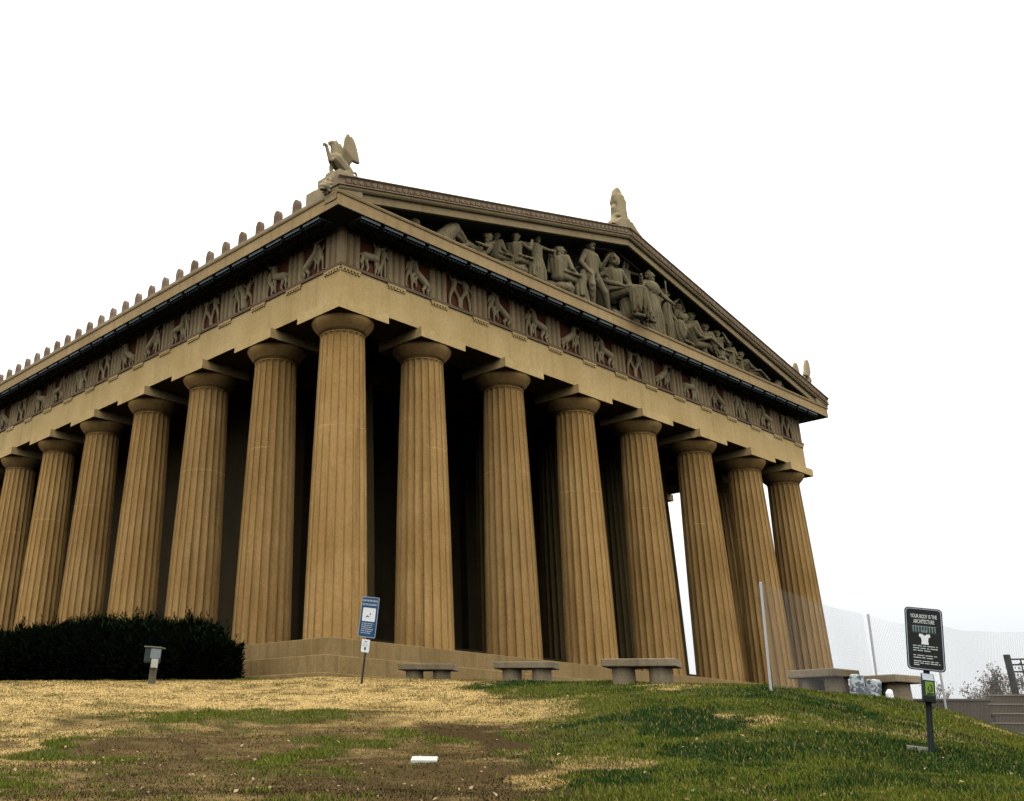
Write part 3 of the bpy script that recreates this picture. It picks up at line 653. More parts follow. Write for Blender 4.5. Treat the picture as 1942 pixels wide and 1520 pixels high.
def palmette_mesh():
    mb = MB()
    mb.prism([(-1.15, 0), (1.15, 0), (.7, .28), (.4, .55), (-.4, .55), (-.7, .28)], -.4, .4)
    for s in (-1, 1):
        limb(mb, [(s*.75, 0, .12), (s*.45, 0, .42), (s*.28, 0, .8), (s*.38, 0, 1.1), (s*.3, 0, 1.25), (s*.18, 0, 1.15)], .2, .1)
        mb.ell((s*.34, -.1, .7), (.16, .2, .14)); mb.ell((s*.5, -.1, .35), (.2, .2, .14))
    mb.cap((0, 0, .4), .4, (0, 0, 1.7), .32)
    for k in range(-4, 5):
        t = k/4
        limb(mb, [(t*.12, -.06, 1.0), (t*.34, -.1, 1.45), (t*.40, -.08, 1.85-.12*t*t), (t*.30, -.04, 2.25-.42*t*t)], .1, .07)
        limb(mb, [(t*.12, .1, 1.0), (t*.34, .1, 1.45), (t*.28, .06, 2.2-.42*t*t)], .1, .08)
    return sculpt(mb, 'palmette_ornament', MT['carve'], .03, 1)
tag(link('palmette_ornament', palmette_mesh(), None, (XM, -.55, ZS+(XM-X0)*SL-.12)), 'carved stone palmette standing on the peak of the gable', 'roof ornament')

# ------------------------------------------------------------------ pediment statues
PZ = FZ1+.535
def figure(mb, J, s, ox, oy, drape=None, rad=1.0, seat=None):
    rad = 1+(rad-1)*.35
    """J: joints in units of a 1.75 m person; right/left limbs as point lists"""
    P = lambda p: (ox+p[0]*s, oy+p[1]*s, p[2]*s)
    k = s*rad
    pel, che, head = [Vector(J[a]) for a in ('pel', 'che', 'head')]
    lat = Vector(J.get('lat', (1, 0, 0))).normalized()
    mb.cap(P(pel), .135*k, P(che), .145*k)
    for sg in (-1, 1): mb.cap(P(pel+lat*.06*sg), .115*k, P(che+lat*.12*sg+Vector((0, 0, .05))), .10*k)
    nk = che+(head-che)*.55
    fdir = Vector((lat.y, -lat.x, 0)); fdir = -fdir if fdir.y > 0 and abs(lat.y) < .1 else fdir
    mb.cap(P(head+fdir*.09+Vector((0, 0, .03))), .018*k, P(head+fdir*.125-Vector((0, 0, .02))), .022*k); mb.ell(P(head+fdir*.05-Vector((0, 0, .1))), (.055*k, .055*k, .05*k))
    for q in range(7): mb.ell(P(head-fdir*.05+lat*(.1*math.cos(q*.9))+Vector((0, 0, .04+.09*math.sin(q*.9)))), .045*k)
    mb.cap(P(che), .09*k, P(nk), .06*k); mb.ell(P(head), (.095*k, .105*k, .13*k)); mb.ell(P(head+Vector((0, .03, .04))), (.11*k, .11*k, .1*k))
    for nm, sg in (('armL', -1), ('armR', 1)):
        if J.get(nm):
            sh = che+lat*.19*sg+Vector((0, 0, .09)); pts = [P(sh)]+[P(q) for q in J[nm]]
            for i in range(len(pts)-1): mb.cap(pts[i], (.068-.014*i)*k, pts[i+1], (.054-.014*i)*k)
            mb.cap(pts[-1], .04*k, tuple(Vector(pts[-1])+(Vector(pts[-1])-Vector(pts[-2])).normalized()*.1*k), .025*k)
    for nm, sg in (('legL', -1), ('legR', 1)):
        if J.get(nm):
            hp = pel+lat*.09*sg; pts = [P(hp)]+[P(q) for q in J[nm]]
            for i in range(len(pts)-1): mb.cap(pts[i], (.105-.03*i)*k, pts[i+1], (.075-.03*i)*k)
            q = Vector(pts[-1]); mb.cap(pts[-1], .045*k, tuple(q+Vector((J.get('toe', .12)*k, -.08*k, -.02*k))), .035*k)
    rg = random.Random(int(ox*100))
    if drape == 'stand':
        for i in range(16):
            t = 2*PI*i/16; a = pel+Vector((math.cos(t)*.13, math.sin(t)*.11, .12)); f = Vector((math.cos(t)*.27+rg.uniform(-.03, .03), math.sin(t)*.2, .03))
            m = (a+f)/2+Vector((math.cos(t)*.05, math.sin(t)*.04, .05))
            mb.cap(P(a), .04*k, P(m), .036*k); mb.cap(P(m), .036*k, P(f), .034*k)
        mb.cap(P(pel), .14*k, P((pel.x*.3, 0, .1)), .15*k)
        for sg in (-1, 1): mb.cap(P(che+lat*.17*sg), .05*k, P(pel+lat*.05*-sg), .05*k)
    if drape == 'seat':
        kn = (Vector(J['legL'][0])+Vector(J['legR'][0]))/2; ft = (Vector(J['legL'][1])+Vector(J['legR'][1]))/2
        for i in range(14):
            t = i/13-.5; off = Vector((0, t*.5, 0)) if abs(kn.x-pel.x) > .2 else Vector((t*.46, -.12*math.cos(3*t), 0))
            a = pel+off*.7+Vector((0, 0, .1)); b = kn+off+Vector((0, 0, .06)); c = ft+off*1.05+Vector((rg.uniform(-.07, .07), rg.uniform(-.07, .05), rg.uniform(-.02, .16)))
            mb.cap(P(a), .038*k, P(b), .042*k); mb.cap(P(b), .038*k, P(c), .028*k)
        mb.cap(P((kn+pel)/2), .12*k, P((ft+Vector((pel.x, 0, 0)))/2+Vector((0, 0, .1))), .12*k)
        for sg in (-1, 1): mb.cap(P(che+lat*.17*sg), .05*k, P(pel+lat*.05*-sg), .06*k)
    if seat:
        for i in range(9): mb.ell(P((seat[0]*.7+rg.random()*(seat[1]-seat[0])*.7, seat[2]*.6+rg.random()*(seat[3]-seat[2])*.8, seat[5]*(.15+.65*rg.random()))), (.19*k, .15*k, .13*k))
    return mb
def mir(J):
    f = lambda p: (-p[0], p[1], p[2])
    o = {}
    for k, v in J.items():
        if k == 'toe': o[k] = -v
        elif k in ('pel', 'che', 'head'): o[k] = f(v)
        elif k == 'lat': o[k] = v
        elif k.startswith(('arm', 'leg')): o[k[:3]+('R' if k[3] == 'L' else 'L')] = [f(q) for q in v]
    return o
STAND = dict(pel=(0, 0, .95), che=(.02, 0, 1.34), head=(.03, -.03, 1.63), armL=[(-.3, -.02, 1.15), (-.24, -.2, .98)], armR=[(.32, 0, 1.18), (.5, -.1, 1.3)], legL=[(-.12, -.06, .5), (-.14, 0, .06)], legR=[(.14, -.1, .5), (.16, 0, .06)])
SEAT = dict(pel=(0, 0, .5), che=(.0, 0, .9), head=(.03, -.02, 1.2), lat=(.5, -.85, 0), armL=[(-.12, .2, .68), (.2, .15, .6)], armR=[(.15, -.25, .68), (.42, -.2, .62)], legL=[(.48, .1, .56), (.52, .1, .06)], legR=[(.46, -.14, .5), (.44, -.16, .06)])
RECL = dict(pel=(0, 0, .2), che=(-.3, 0, .5), head=(-.34, -.02, .82), lat=(.3, -.9, 0), armL=[(-.5, .1, .3), (-.3, -.1, .15)], armR=[(-.05, -.25, .38), (.2, -.22, .4)], legL=[(.45, .08, .5), (.72, .08, .1)], legR=[(.5, -.12, .28), (.95, -.12, .08)], toe=.14)
def J(base, **k): d = dict(base); d.update(k); return d
def folds(me, amp, seed):
    n = len(me.vertices); co = np.empty(n*3); me.vertices.foreach_get('co', co); co = co.reshape(-1, 3); no = np.empty(n*3); me.vertex_normals.foreach_get('vector', no); no = no.reshape(-1, 3)
    th = np.arctan2(no[:, 1], no[:, 0]); f = np.sin(co[:, 0]*44+co[:, 1]*40+3.5*np.sin(co[:, 2]*2.1+seed)+2*np.sin(co[:, 0]*3+seed)+seed)*(.3+.7*(np.sin(co[:, 2]*3.1+co[:, 0]*2.3+seed*3) > -.2))*(1-np.abs(no[:, 2]))
    co += no*(amp*f)[:, None]; me.vertices.foreach_set('co', co.ravel()); me.update(); return me
def statue(label, x, y, parts, cat='statue', vox=.024):
    mb = MB(); parts(mb); rr = random.Random(int(x*10)); lo = min(v[2] for v in mb.v)
    for i in range(9): mb.ell((rr.uniform(-.7, .7), rr.uniform(-.05, .5), max(lo, 0)+rr.uniform(.0, .45)), (rr.uniform(.14, .3), .2, rr.uniform(.1, .26)), None, 8, 6)
    o = link('pediment_statue', folds(sculpt(mb, 'pediment_statue', MT['statue'], vox, 1), .013, x), None, (x, y, PZ))
    tag(o, label, cat, 'carved figures in the pediment'); return o
def horse(mb, s, d=1):
    P = lambda a, b, c=0: (d*a*s, c*s, b*s)
    limb(mb, [P(-.7, .0), P(-.45, .35), P(-.1, .72), P(.05, .86)], .36*s, .22*s)
    limb(mb, [P(.05, .86), P(.35, .7), P(.6, .5)], .2*s, .11*s); mb.ell(P(.62, .47), (.12*s, .1*s, .1*s)); mb.cap(P(.2, .6), .12*s, P(.5, .45), .07*s)
    for c in (-.09, .09): mb.cap(P(-.02, .98, c), .05*s, P(-.05, 1.12, c), .02*s)
    for i in range(8): mb.ell(P(-.6+.075*i, .42+.085*i), (.12*s, .08*s, .12*s))
y0 = -.35
statue('broken arms and shoulders rising from the left end of the gable floor', 3.5, y0, lambda m: (limb(m, [(-.45, 0, .1), (-.3, 0, .3), (-.28, 0, .62)], .14, .07), limb(m, [(-.4, 0, .1), (.2, -.1, .22), (.75, -.1, .16)], .16, .1), m.ell((-.35, 0, .12), (.3, .25, .2)), limb(m, [(.1, .15, .1), (.5, .1, .3), (.8, 0, .15)], .12, .06)))
statue('carved horse head rearing in the left corner of the gable, facing the centre', 4.95, y0-.05, lambda m: horse(m, 1.08, 1))
statue('reclining nude youth with knees drawn up, beside the left horse head', 6.35, y0, lambda m: (figure(m, mir(J(RECL)), 1.45, 0, 0, None, 1.1), [m.ell((0.00+0.27*q, .05, 0.10), (.3, .25, 0.18)) for q in range(4)]))
statue('left one of two seated women side by side, half hidden behind her companion', 7.45, y0+.15, lambda m: figure(m, J(SEAT), 1.3, 0, 0, 'seat', 1.1, (-.3, .3, -.25, .25, -.02, .45)))
statue('right one of two seated women side by side, lifting one hand', 8.3, y0-.1, lambda m: figure(m, J(SEAT, armR=[(.35, -.25, .85), (.5, -.2, 1.15)]), 1.42, 0, 0, 'seat', 1.15, (-.3, .3, -.25, .25, -.02, .45)))
statue('standing woman in a long robe with both arms stretched out sideways', 9.75, y0, lambda m: (figure(m, J(STAND, armL=[(-.42, 0, 1.3), (-.6, -.1, 1.25)], armR=[(.5, -.05, 1.42), (.78, -.1, 1.45)]), 1.33, 0, 0, 'stand', 1.1), limb(m, [(-.75, 0, 1.65), (-.3, .1, 1.8), (.4, .1, 1.9), (1.0, -.1, 1.95), (1.05, -.1, 1.6)], .07, .06)))
statue('large seated woman in heavy draped robes, knees toward the centre', 11.0, y0-.1, lambda m: figure(m, J(SEAT, head=(.02, -.02, 1.16)), 1.72, 0, 0, 'seat', 1.2, (-.32, .3, -.25, .25, -.02, .45)))
statue('small winged youth standing behind the large seated woman', 11.95, y0+.45, lambda m: (figure(m, J(STAND), 1.52, 0, 0, 'stand', 1.05), limb(m, [(-.1, .1, 2.0), (-.6, .15, 2.2), (-.75, .15, 1.6)], .14, .08)))
statue('tall bare man with legs apart, striding just left of the throne', 13.1, y0-.15, lambda m: (figure(m, J(STAND, legL=[(-.22, -.15, .52), (-.12, -.05, .06)], legR=[(.26, -.12, .5), (.48, -.02, .06)], armL=[(-.34, .02, 1.12), (-.3, -.15, .85)], armR=[(.36, 0, 1.15), (.36, -.2, 1.35)], head=(.0, -.02, 1.63)), 1.82, 0, 0, None, 1.2), limb(m, [(-.5, 0, 1.6), (-.75, 0, .9), (-.6, 0, .1)], .16, .22)))
z = statue('bearded king enthroned at the centre of the gable, tallest of the carved figures', 14.85, y0+.1, lambda m: (figure(m, J(SEAT, lat=(.85, -.5, 0), che=(-.02, 0, .95), head=(0, -.05, 1.27), armR=[(.34, -.1, .85), (.42, -.35, .62)], armL=[(-.3, 0, .75), (-.25, -.3, .6)], legL=[(.0, -.42, .54), (.0, -.42, .06)], legR=[(.36, -.38, .52), (.36, -.4, .06)]), 2.35, 0, 0, 'seat', 1.15), m.ell((.05, -.3, 2.86), (.16, .14, .25))))
mb = MB().box(-.8, 1.0, -.55, .8, -.01, .3).box(-.75, -.6, -.25, .75, .301, 1.9).box(.62, .75, -.2, .75, .301, 1.6).box(-.59, .61, .1, .75, .301, 1.1).box(-.59, .61, .5, .75, 1.101, 2.5).box(-.78, -.57, -.3, .4, 1.901, 2.02)
link('throne', bevelled(mb.mesh('throne', MT['statue']), .03, 1), z, (0, 0, 0))
statue('small flying victory with one arm reaching out to the right of the throne', 16.35, y0+.35, lambda m: (figure(m, J(STAND, armR=[(.55, -.1, 1.4), (.9, -.15, 1.42)], armL=[(-.3, -.05, 1.2), (-.35, -.2, 1.5)]), 1.2, 0, 0, 'stand', 1.05), m.cap((0, .1, -1.3), .3, (0, .1, 0), .2), limb(m, [(-.1, .2, 1.65), (-.5, .25, 1.9), (-.7, .25, 1.3)], .14, .07))).location.z += 1.35
statue('helmeted goddess with spear and breastplate striding right of the throne', 17.25, y0-.2, lambda m: (figure(m, J(STAND, armR=[(.4, -.1, 1.2), (.5, -.25, 1.0)], armL=[(-.38, 0, 1.25), (-.5, -.1, 1.4)]), 1.75, 0, 0, 'stand', 1.2), limb(m, [(-.12, -.02, 2.98), (.05, -.03, 3.2), (.28, .0, 2.95)], .07, .06), m.ell((.05, -.08, 2.25), (.42, .3, .38)), limb(m, [(.35, -.1, 1.9), (.2, -.1, 1.0), (-.3, -.1, .1)], .12, .2)))
statue('bare chested man holding an upright spear, right of the helmeted goddess', 18.65, y0+.05, lambda m: (figure(m, J(STAND, armL=[(-.3, -.1, 1.15), (-.3, -.3, 1.3)], armR=[(.3, 0, 1.1), (.26, -.15, .85)]), 1.58, 0, 0, 'stand', 1.15), m.cap((-.5, -.45, .1), .035, (-.42, -.45, 2.75), .03), m.ell((-.42, -.45, 2.8), (.06, .04, .14))))
statue('man bending both arms over his head, on the right half of the gable', 19.75, y0+.1, lambda m: (figure(m, J(STAND, pel=(0, 0, .9), armL=[(-.36, -.05, 1.55), (-.08, -.12, 1.78)], armR=[(.36, -.05, 1.55), (.12, -.12, 1.8)], head=(.05, -.05, 1.58)), 1.4, 0, 0, None, 1.2), [m.ell((-0.30+0.20*q, .05, 0.24), (.3, .25, 0.39)) for q in range(4)]))
statue('bare seated man turning right, beside the man with raised arms', 20.7, y0+.15, lambda m: figure(m, J(SEAT, head=(.1, -.02, 1.2)), 1.72, 0, 0, None, 1.2, (-.35, .3, -.28, .28, -.02, .45)))
statue('fallen draped figure with a round shield at the feet of the standing men', 19.9, y0-.3, lambda m: (figure(m, J(RECL), 1.75, .15, 0, 'seat', 1.25), m.ell((-1.05, -.1, .62), (.16, .42, .6)), [m.ell((-0.80+0.57*q, .05, 0.08), (.3, .25, 0.15)) for q in range(4)]))
statue('upright seated girl left of a turned companion, in the right half', 21.9, y0+.1, lambda m: figure(m, J(SEAT), 1.52, 0, 0, 'seat', 1.12, (-.3, .3, -.25, .25, -.02, .45)))
statue('turned seated girl with an arm across her chest, near the right end', 22.65, y0-.05, lambda m: figure(m, J(SEAT, armR=[(.2, -.3, .85), (.0, -.3, 1.05)]), 1.4, 0, 0, 'seat', 1.15, (-.3, .3, -.25, .25, -.02, .45)))
statue('seated woman with bowed head supporting the reclining woman', 23.65, y0, lambda m: figure(m, J(SEAT, head=(.08, -.04, 1.18), che=(.05, 0, .88)), 1.24, 0, 0, 'seat', 1.2, (-.3, .3, -.25, .25, -.02, .45)))
statue('long reclining woman in clinging robes with legs toward the right corner', 25.0, y0-.1, lambda m: (figure(m, J(RECL, legL=[(.5, .08, .36), (1.05, .08, .12)], legR=[(.5, -.12, .3), (1.1, -.12, .08)]), 1.32, 0, 0, 'seat', 1.15), [m.ell((-0.60+0.47*q, .05, 0.06), (.3, .25, 0.11)) for q in range(4)]))
statue('tired horse head sinking at the far right corner of the gable', 28.0, y0-.1, lambda m: horse(m, .68, 1))

# ------------------------------------------------------------------ hedge
def build_hedge():
    h = thing('hedge', 'long dark evergreen hedge with ragged shoots along the left side of the temple', 'hedge', (-2.55, 1.7, gz(-2.55, 1.7)))
    inv = -Vector(h.location)
    r = np.random.default_rng(3)
    X0_, X1_, Y0_, Y1_ = -3.35, -1.75, 1.65, 40.0
    def top(y): return np.interp(y, [1.6, 2.2, 3.2, 6, 9.5, 14, 18, 40], [-.35, .02, .30, .50, .78, .80, .78, .8])+.07*np.sin(2.3*y+1)+.05*np.sin(5.1*y)+.03*np.sin(11*y)
    mb = MB(); ys = np.concatenate([np.linspace(Y0_, 4, 10), np.arange(4.6, 40, .7)]); n = 14; vs = []; fs = []
    for y in ys:
        sh = min(1, math.sqrt(max(.02, (y-Y0_+.12)/.7))); cx = (X0_+X1_)/2; hw = (X1_-X0_)/2*sh; t = float(top(y)); b = -1.7
        for k in range(n):
            a = PI*k/(n-1); px = -math.cos(a); pz = abs(math.sin(a))**.45
            vs.append((cx+hw*px*(1+.06*math.sin(3*y+5*a)), y, b+(t-.1-b)*pz+.05*math.sin(4.1*y+a*3)))
    for i in range(len(ys)-1):
        for k in range(n-1): fs.append((i*n+k, i*n+k+1, (i+1)*n+k+1, (i+1)*n+k))
    fs.append(tuple(range(n)))
    mb.add(vs, fs, Matrix.Translation(inv)); mb.build('branch_core', vcol('hedge_core', .95, spec=0.0), h, 60)
    # needle sprays over the surface
    m = 52000; y = Y0_-.05+ (26-Y0_)*r.random(m)**1.5; a = PI*r.random(m)
    sh = np.minimum(1, np.sqrt(np.maximum(.02, (y-Y0_+.12)/.7))); t = top(y); cx = (X0_+X1_)/2; hw = (X1_-X0_)/2*sh
    px = -np.cos(a); pz = np.abs(np.sin(a))**.45
    P = np.stack([cx+hw*px, y, -1.7+(t-.12+1.7)*pz], -1)
    end = r.random(m) < .10; q = r.random(m)
    P[end, 1] = Y0_+r.uniform(-.02, .1, end.sum()); P[end, 0] = cx+(r.random(end.sum())-.5)*1.5; P[end, 2] = r.uniform(-1.4, -.3, end.sum())
    nrm = np.stack([px, np.where(end, -1.2, np.where(y < 2.4, -.6, 0)), np.sin(a)*.9+.35], -1); nrm += r.normal(0, .45, nrm.shape); nrm /= np.linalg.norm(nrm, axis=1)[:, None]
    L = r.uniform(.08, .2, m)*(1+.9*(np.sin(a) > .85)*(r.random(m) < .12)); wv = np.cross(nrm, r.normal(0, 1, nrm.shape)); wv /= np.linalg.norm(wv, axis=1)[:, None]+1e-6
    wd = L*r.uniform(.08, .14, m)
    V = np.zeros((m, 4, 3)); V[:, 0] = P; V[:, 1] = P+nrm*(L*.5)[:, None]+wv*wd[:, None]; V[:, 2] = P+nrm*L[:, None]; V[:, 3] = P+nrm*(L*.5)[:, None]-wv*wd[:, None]
    V += np.array(inv)
    me = bpy.data.meshes.new('foliage'); me.from_pydata(V.reshape(-1, 3).tolist(), [], np.arange(m*4).reshape(m, 4).tolist()); me.update()
    at = me.color_attributes.new('Col', 'FLOAT_COLOR', 'POINT'); c = np.ones((m, 4, 4)); b = r.uniform(.6, 1.5, m)
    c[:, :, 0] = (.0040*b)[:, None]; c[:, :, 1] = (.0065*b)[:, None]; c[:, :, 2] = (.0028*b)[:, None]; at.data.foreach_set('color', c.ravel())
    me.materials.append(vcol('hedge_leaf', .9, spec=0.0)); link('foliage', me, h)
    # long upright shoots that break the outline
    mb = MB(); cols = []
    for i in range(460):
        yy = 1.9+22*random.random()**1.5; t = float(top(yy)); x = random.uniform(X0_+.25, X1_-.2); hgt = random.choice([.12, .2, .25, .3, .45])*random.uniform(.7, 1.3)
        d = Vector((random.uniform(-.35, .35), random.uniform(-.35, .35), 1)).normalized(); p = Vector((x, yy, t-.22))+inv
        for k in range(16):
            q = p+d*(hgt+.15)*(k/16); s = (.06+.09*(1-k/14)); a = random.uniform(0, 6.28); o = Vector((math.cos(a), math.sin(a), .9)).normalized()
            sd = o.cross(Vector((0, 0, 1))).normalized()*s*.28
            mb.add([q, q+o*s+sd, q+o*s*2, q+o*s-sd], [(0, 1, 2, 3)])
    me = mb.mesh('shoots', vcol('hedge_shoot', .9, spec=.02)); at = me.color_attributes.new('Col', 'FLOAT_COLOR', 'POINT')
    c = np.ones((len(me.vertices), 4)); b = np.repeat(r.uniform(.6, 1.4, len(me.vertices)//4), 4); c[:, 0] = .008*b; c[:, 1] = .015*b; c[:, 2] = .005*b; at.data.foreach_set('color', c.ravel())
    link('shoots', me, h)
build_hedge()

# ------------------------------------------------------------------ benches
def bench(label, x, y, rz, L=1.75, D=.62, H=.48, sink=.02):
    b = thing('stone_bench', label, 'bench', (x, y, gz(x, y)-sink), rz, 'stone benches round the temple')
    mb = MB().box(-L/2, L/2, -D/2, D/2, H-.15, H); me = bevelled(mb.mesh('seat', MT['bench']), .02, 2)
    for v in me.vertices:
        v.co.x += .012*math.sin(9*v.co.y+v.co.z*20+x); v.co.z += .006*math.sin(7*v.co.x+x)
    link('seat', me, b)
    for s in (-1, 1):
        n = 14; pts = [(s*L*.25+(.29*L*.5)*math.cos(2*PI*k/n)*1.1, D*.36*math.sin(2*PI*k/n)) for k in range(n)]
        mb = MB().prism(pts, -.12, H-.151, 'z'); mb.build('pedestal', MT['bench'], b, 40)
def perp(az): return -R_(az)       # a bench square on to the line of sight at this azimuth
bench('low stone bench nearest the corner column, its top almost level with the lower step', .54, -3.34, perp(44.8)-.28, 1.45, .62, .42)
bench('stone bench between the corner bench and the taller bench before the middle columns', .82, -6.37, perp(49.9)-.28, 1.45, .62, .46)
bench('stone bench closest to the viewer, chipped at its top right edge, left of the fence', -.74, -10.62, perp(55.8)-.2, 1.45, .62, .47)
bench('stone bench seen through the wire fence, standing before the rightmost column', 2.02, -12.92, perp(64.2)-.62, 1.05, .8, .5)
bench('stone bench farthest right, seen through the fence against the pale sky', 3.57, -13.44, perp(66.9)-.62, 1.05, .8, .5)

# ------------------------------------------------------------------ chain link fence
def build_fence():
    pts = [(-1.84, -13.84), (3.94, -13.08), (6.25, -13.45), (.35, -17.9)]
    pts = [Vector((x, y, gz(x, y))) for x, y in pts]
    f = thing('wire_fence', 'loose grey chain link fence on thin leaning posts beside the benches', 'fence', pts[0])
    H = [1.74, 1.72, 1.85, 1.85]; steel = flat('galvanised_steel', (.42, .42, .40), .5, .2, 20, .3); wire = flat('fence_wire', (.26, .255, .235), .55, .1, 5, .2)
    o = -pts[0]
    for i, p in enumerate(pts):
        tp = p+o+Vector((.036, -.074, H[i])); mb = MB().tube([p+o+Vector((0, 0, -.3)), tp], .023, 10).ell(tp, (.026, .026, .02)); mb.build('post', steel, f, 40)
    mb = MB(); pitch_ = .075; r = .0012
    def seg(a, b):
        d = (b-a).normalized(); u = d.orthogonal().normalized(); v = d.cross(u); vs = []
        for p in (a, b):
            for k in range(3): vs.append(p+(u*math.cos(2.094*k)+v*math.sin(2.094*k))*r)
        mb.add(vs, [(0, 1, 4, 3), (1, 2, 5, 4), (2, 0, 3, 5)])
    for i in range(3):
        A, B = pts[i], pts[i+1]; L = (Vector((B.x, B.y, 0))-Vector((A.x, A.y, 0))).length; h0 = H[i]*1.0; n = int(L/pitch_)+1
        nrm = Vector((-(B-A).y, (B-A).x, 0)).normalized()
        def Q(s, t):
            s = max(0, min(L, s)); k = s/L
            g = A+(B-A)*k; g.z = gz(g.x, g.y); hh = H[i]*(1-k)+H[i+1]*k
            sag = -.07*math.sin(PI*k)+.015*math.sin(9*k+i)
            return g+o+Vector((0, 0, .03+(hh+sag-.03)*t))+nrm*(.05*math.sin(PI*k*2+t*2)*math.sin(PI*k))
        hh = H[i]
        k = -int(hh/pitch_)
        while k*pitch_ < L+hh:
            for sg in (1, -1):
                s0 = k*pitch_; pp = []
                for j in range(0, 9):
                    t = j/8; s = s0+sg*hh*t*.62 if sg > 0 else s0-hh*t*.62
                    if 0 <= s <= L: pp.append(Q(s, t))
                for a, b in zip(pp, pp[1:]): seg(a, b)
            k += 1
    mb.build('wire_mesh', wire, f)
build_fence()

# ------------------------------------------------------------------ signs
def rrect(w, h, r, n=5):
    P = []
    for cx, cy, a0 in ((w/2-r, h/2-r, 0), (-w/2+r, h/2-r, PI/2), (-w/2+r, -h/2+r, PI), (w/2-r, -h/2+r, 1.5*PI)):
        for k in range(n+1): a = a0+PI/2*k/n; P.append((cx+r*math.cos(a), cy+r*math.sin(a)))
    return P
def text(body, size, x, z, y, mat, parent, width=None, bold=.0, name='lettering'):
    cu = bpy.data.curves.new(name, 'FONT'); cu.body = body; cu.size = size; cu.align_x = 'CENTER'; cu.align_y = 'CENTER'; cu.offset = bold; cu.extrude = .0008
    o = bpy.data.objects.new('tmp', cu); COL.objects.link(o); dg = bpy.context.evaluated_depsgraph_get(); dg.update()
    me = bpy.data.meshes.new_from_object(o.evaluated_get(dg)); bpy.data.objects.remove(o); bpy.data.curves.remove(cu)
    co = np.array([v.co[:] for v in me.vertices]); k = width/(co[:, 0].max()-co[:, 0].min()) if width else 1
    cx = (co[:, 0].max()+co[:, 0].min())/2
    for v in me.vertices: v.co = ((v.co.x-cx)*k+x, y-v.co.z, v.co.y+z)
    me.materials.clear(); me.materials.append(mat); me.name = name
    return link(name, me, parent)
black = flat('sign_black', (.012, .012, .012), .45, .1); navy = flat('sign_blue', (.016, .06, .14), .45, .12)
white = flat('sign_white', (.72, .73, .70), .55, .06); pale = flat('sign_pale_letters', (.55, .60, .55), .6, .1); steelg = flat('sign_edge_grey', (.30, .34, .36), .5, .1)
darkpost = flat('dark_green_post', (.022, .03, .026), .5, .2); dim = flat('sign_dim_green', (.035, .055, .045), .6, .1); lime = flat('lime_panel', (.16, .27, .03), .5, .15, 14)
def words(mb, x0, x1, z, h, seed):
    r = random.Random(seed); x = x0
    while x < x1-.01:
        w = min(r.uniform(.02, .065)*1.3, x1-x); nl = max(1, int(w/(h*.75)))
        for i in range(nl):
            a = x+w*i/nl; b = a+w/nl*.8; mb.box(a, b, -.0008, 0, z, z+h*r.uniform(.75, 1)); 
        x += w+.012
def slopebase(o, lean):   # tilt a sign about its foot, lean > 0 to the viewer's right
    o.rotation_euler = (0, lean, o.rotation_euler[2])
# black sign on the right slope
fx_, fy_ = -6.71, -18.16
s1 = thing('notice_sign', 'black notice sign with white lettering and a shirt picture on the right slope', 'sign', (fx_, fy_, gz(fx_, fy_)-.01), -R_(68.2)+.10)
slopebase(s1, R_(7.3)); s1.scale = (.9, .9, .9)
ch = MB()
ch.box(-.033, -.026, -.03, .0, -.3, 1.2).box(.026, .033, -.03, .0, -.3, 1.2).box(-.026, .026, -.008, 0, -.3, 1.2)
ch.build('post', darkpost, s1)
SW, SHt, SZ = .405, .73, 1.295
def plate(w, h, z, y, t, r, mat, parent, name):
    return MB().prism([(a, b+z) for a, b in rrect(w, h, r)], y, y-t, 'y').build(name, mat, parent)
plate(SW, SHt, SZ, -.035, .012, .045, black, s1, 'sign_panel')
def rim(w, h, z, y, r, wd, mat, parent):
    a = rrect(w, h, r); b = rrect(w-2*wd, h-2*wd, r-wd*.6); n = len(a)
    vs = [(p, y, q+z) for p, q in a]+[(p, y, q+z) for p, q in b]+[(p, y-.002, q+z) for p, q in a]+[(p, y-.002, q+z) for p, q in b]
    fs = []
    for i in range(n):
        j = (i+1) % n; fs += [(2*n+i, 2*n+j, 3*n+j, 3*n+i), (i, j, 2*n+j, 2*n+i), (n+i, n+j, 3*n+j, 3*n+i)]
    return MB().add(vs, fs).build('border', mat, parent)
rim(SW-.02, SHt-.02, SZ, -.0475, .04, .010, steelg, s1)
yf = -.0478
text('YOUR BODY IS THE', .062, 0, SZ+.262, yf, pale, s1, .285, .0012)
text('ARCHITECTURE', .062, 0, SZ+.200, yf, pale, s1, .225, .0012)
mb = MB().box(-.13, .125, yf-.001, yf, SZ+.075, SZ+.155).box(-.142, .142, yf-.001, yf, SZ+.065, SZ+.074); mb.build('temple_emblem', dim, s1)
mb = MB()
for k in range(9): mb.box(-.12+.029*k, -.114+.029*k, yf-.0015, yf-.0011, SZ+.08, SZ+.14)
mb.box(-.13, .13, yf-.0016, yf-.0012, SZ+.142, SZ+.147).box(-.018, -.010, yf-.0016, yf-.0012, SZ+.07, SZ+.10).box(.014, .022, yf-.0016, yf-.0012, SZ+.07, SZ+.10); mb.build('emblem_lines', steelg, s1)
sh_pts = [(-.055, .062), (-.02, .055), (0, .038), (.02, .055), (.055, .062), (.062, .03), (.04, .015), (.034, -.025), (.04, -.062), (-.04, -.062), (-.034, -.025), (-.04, .015), (-.062, .03)]
MB().prism([(a, b+SZ-.002) for a, b in sh_pts], yf, yf-.001, 'y').build('shirt_emblem', white, s1)
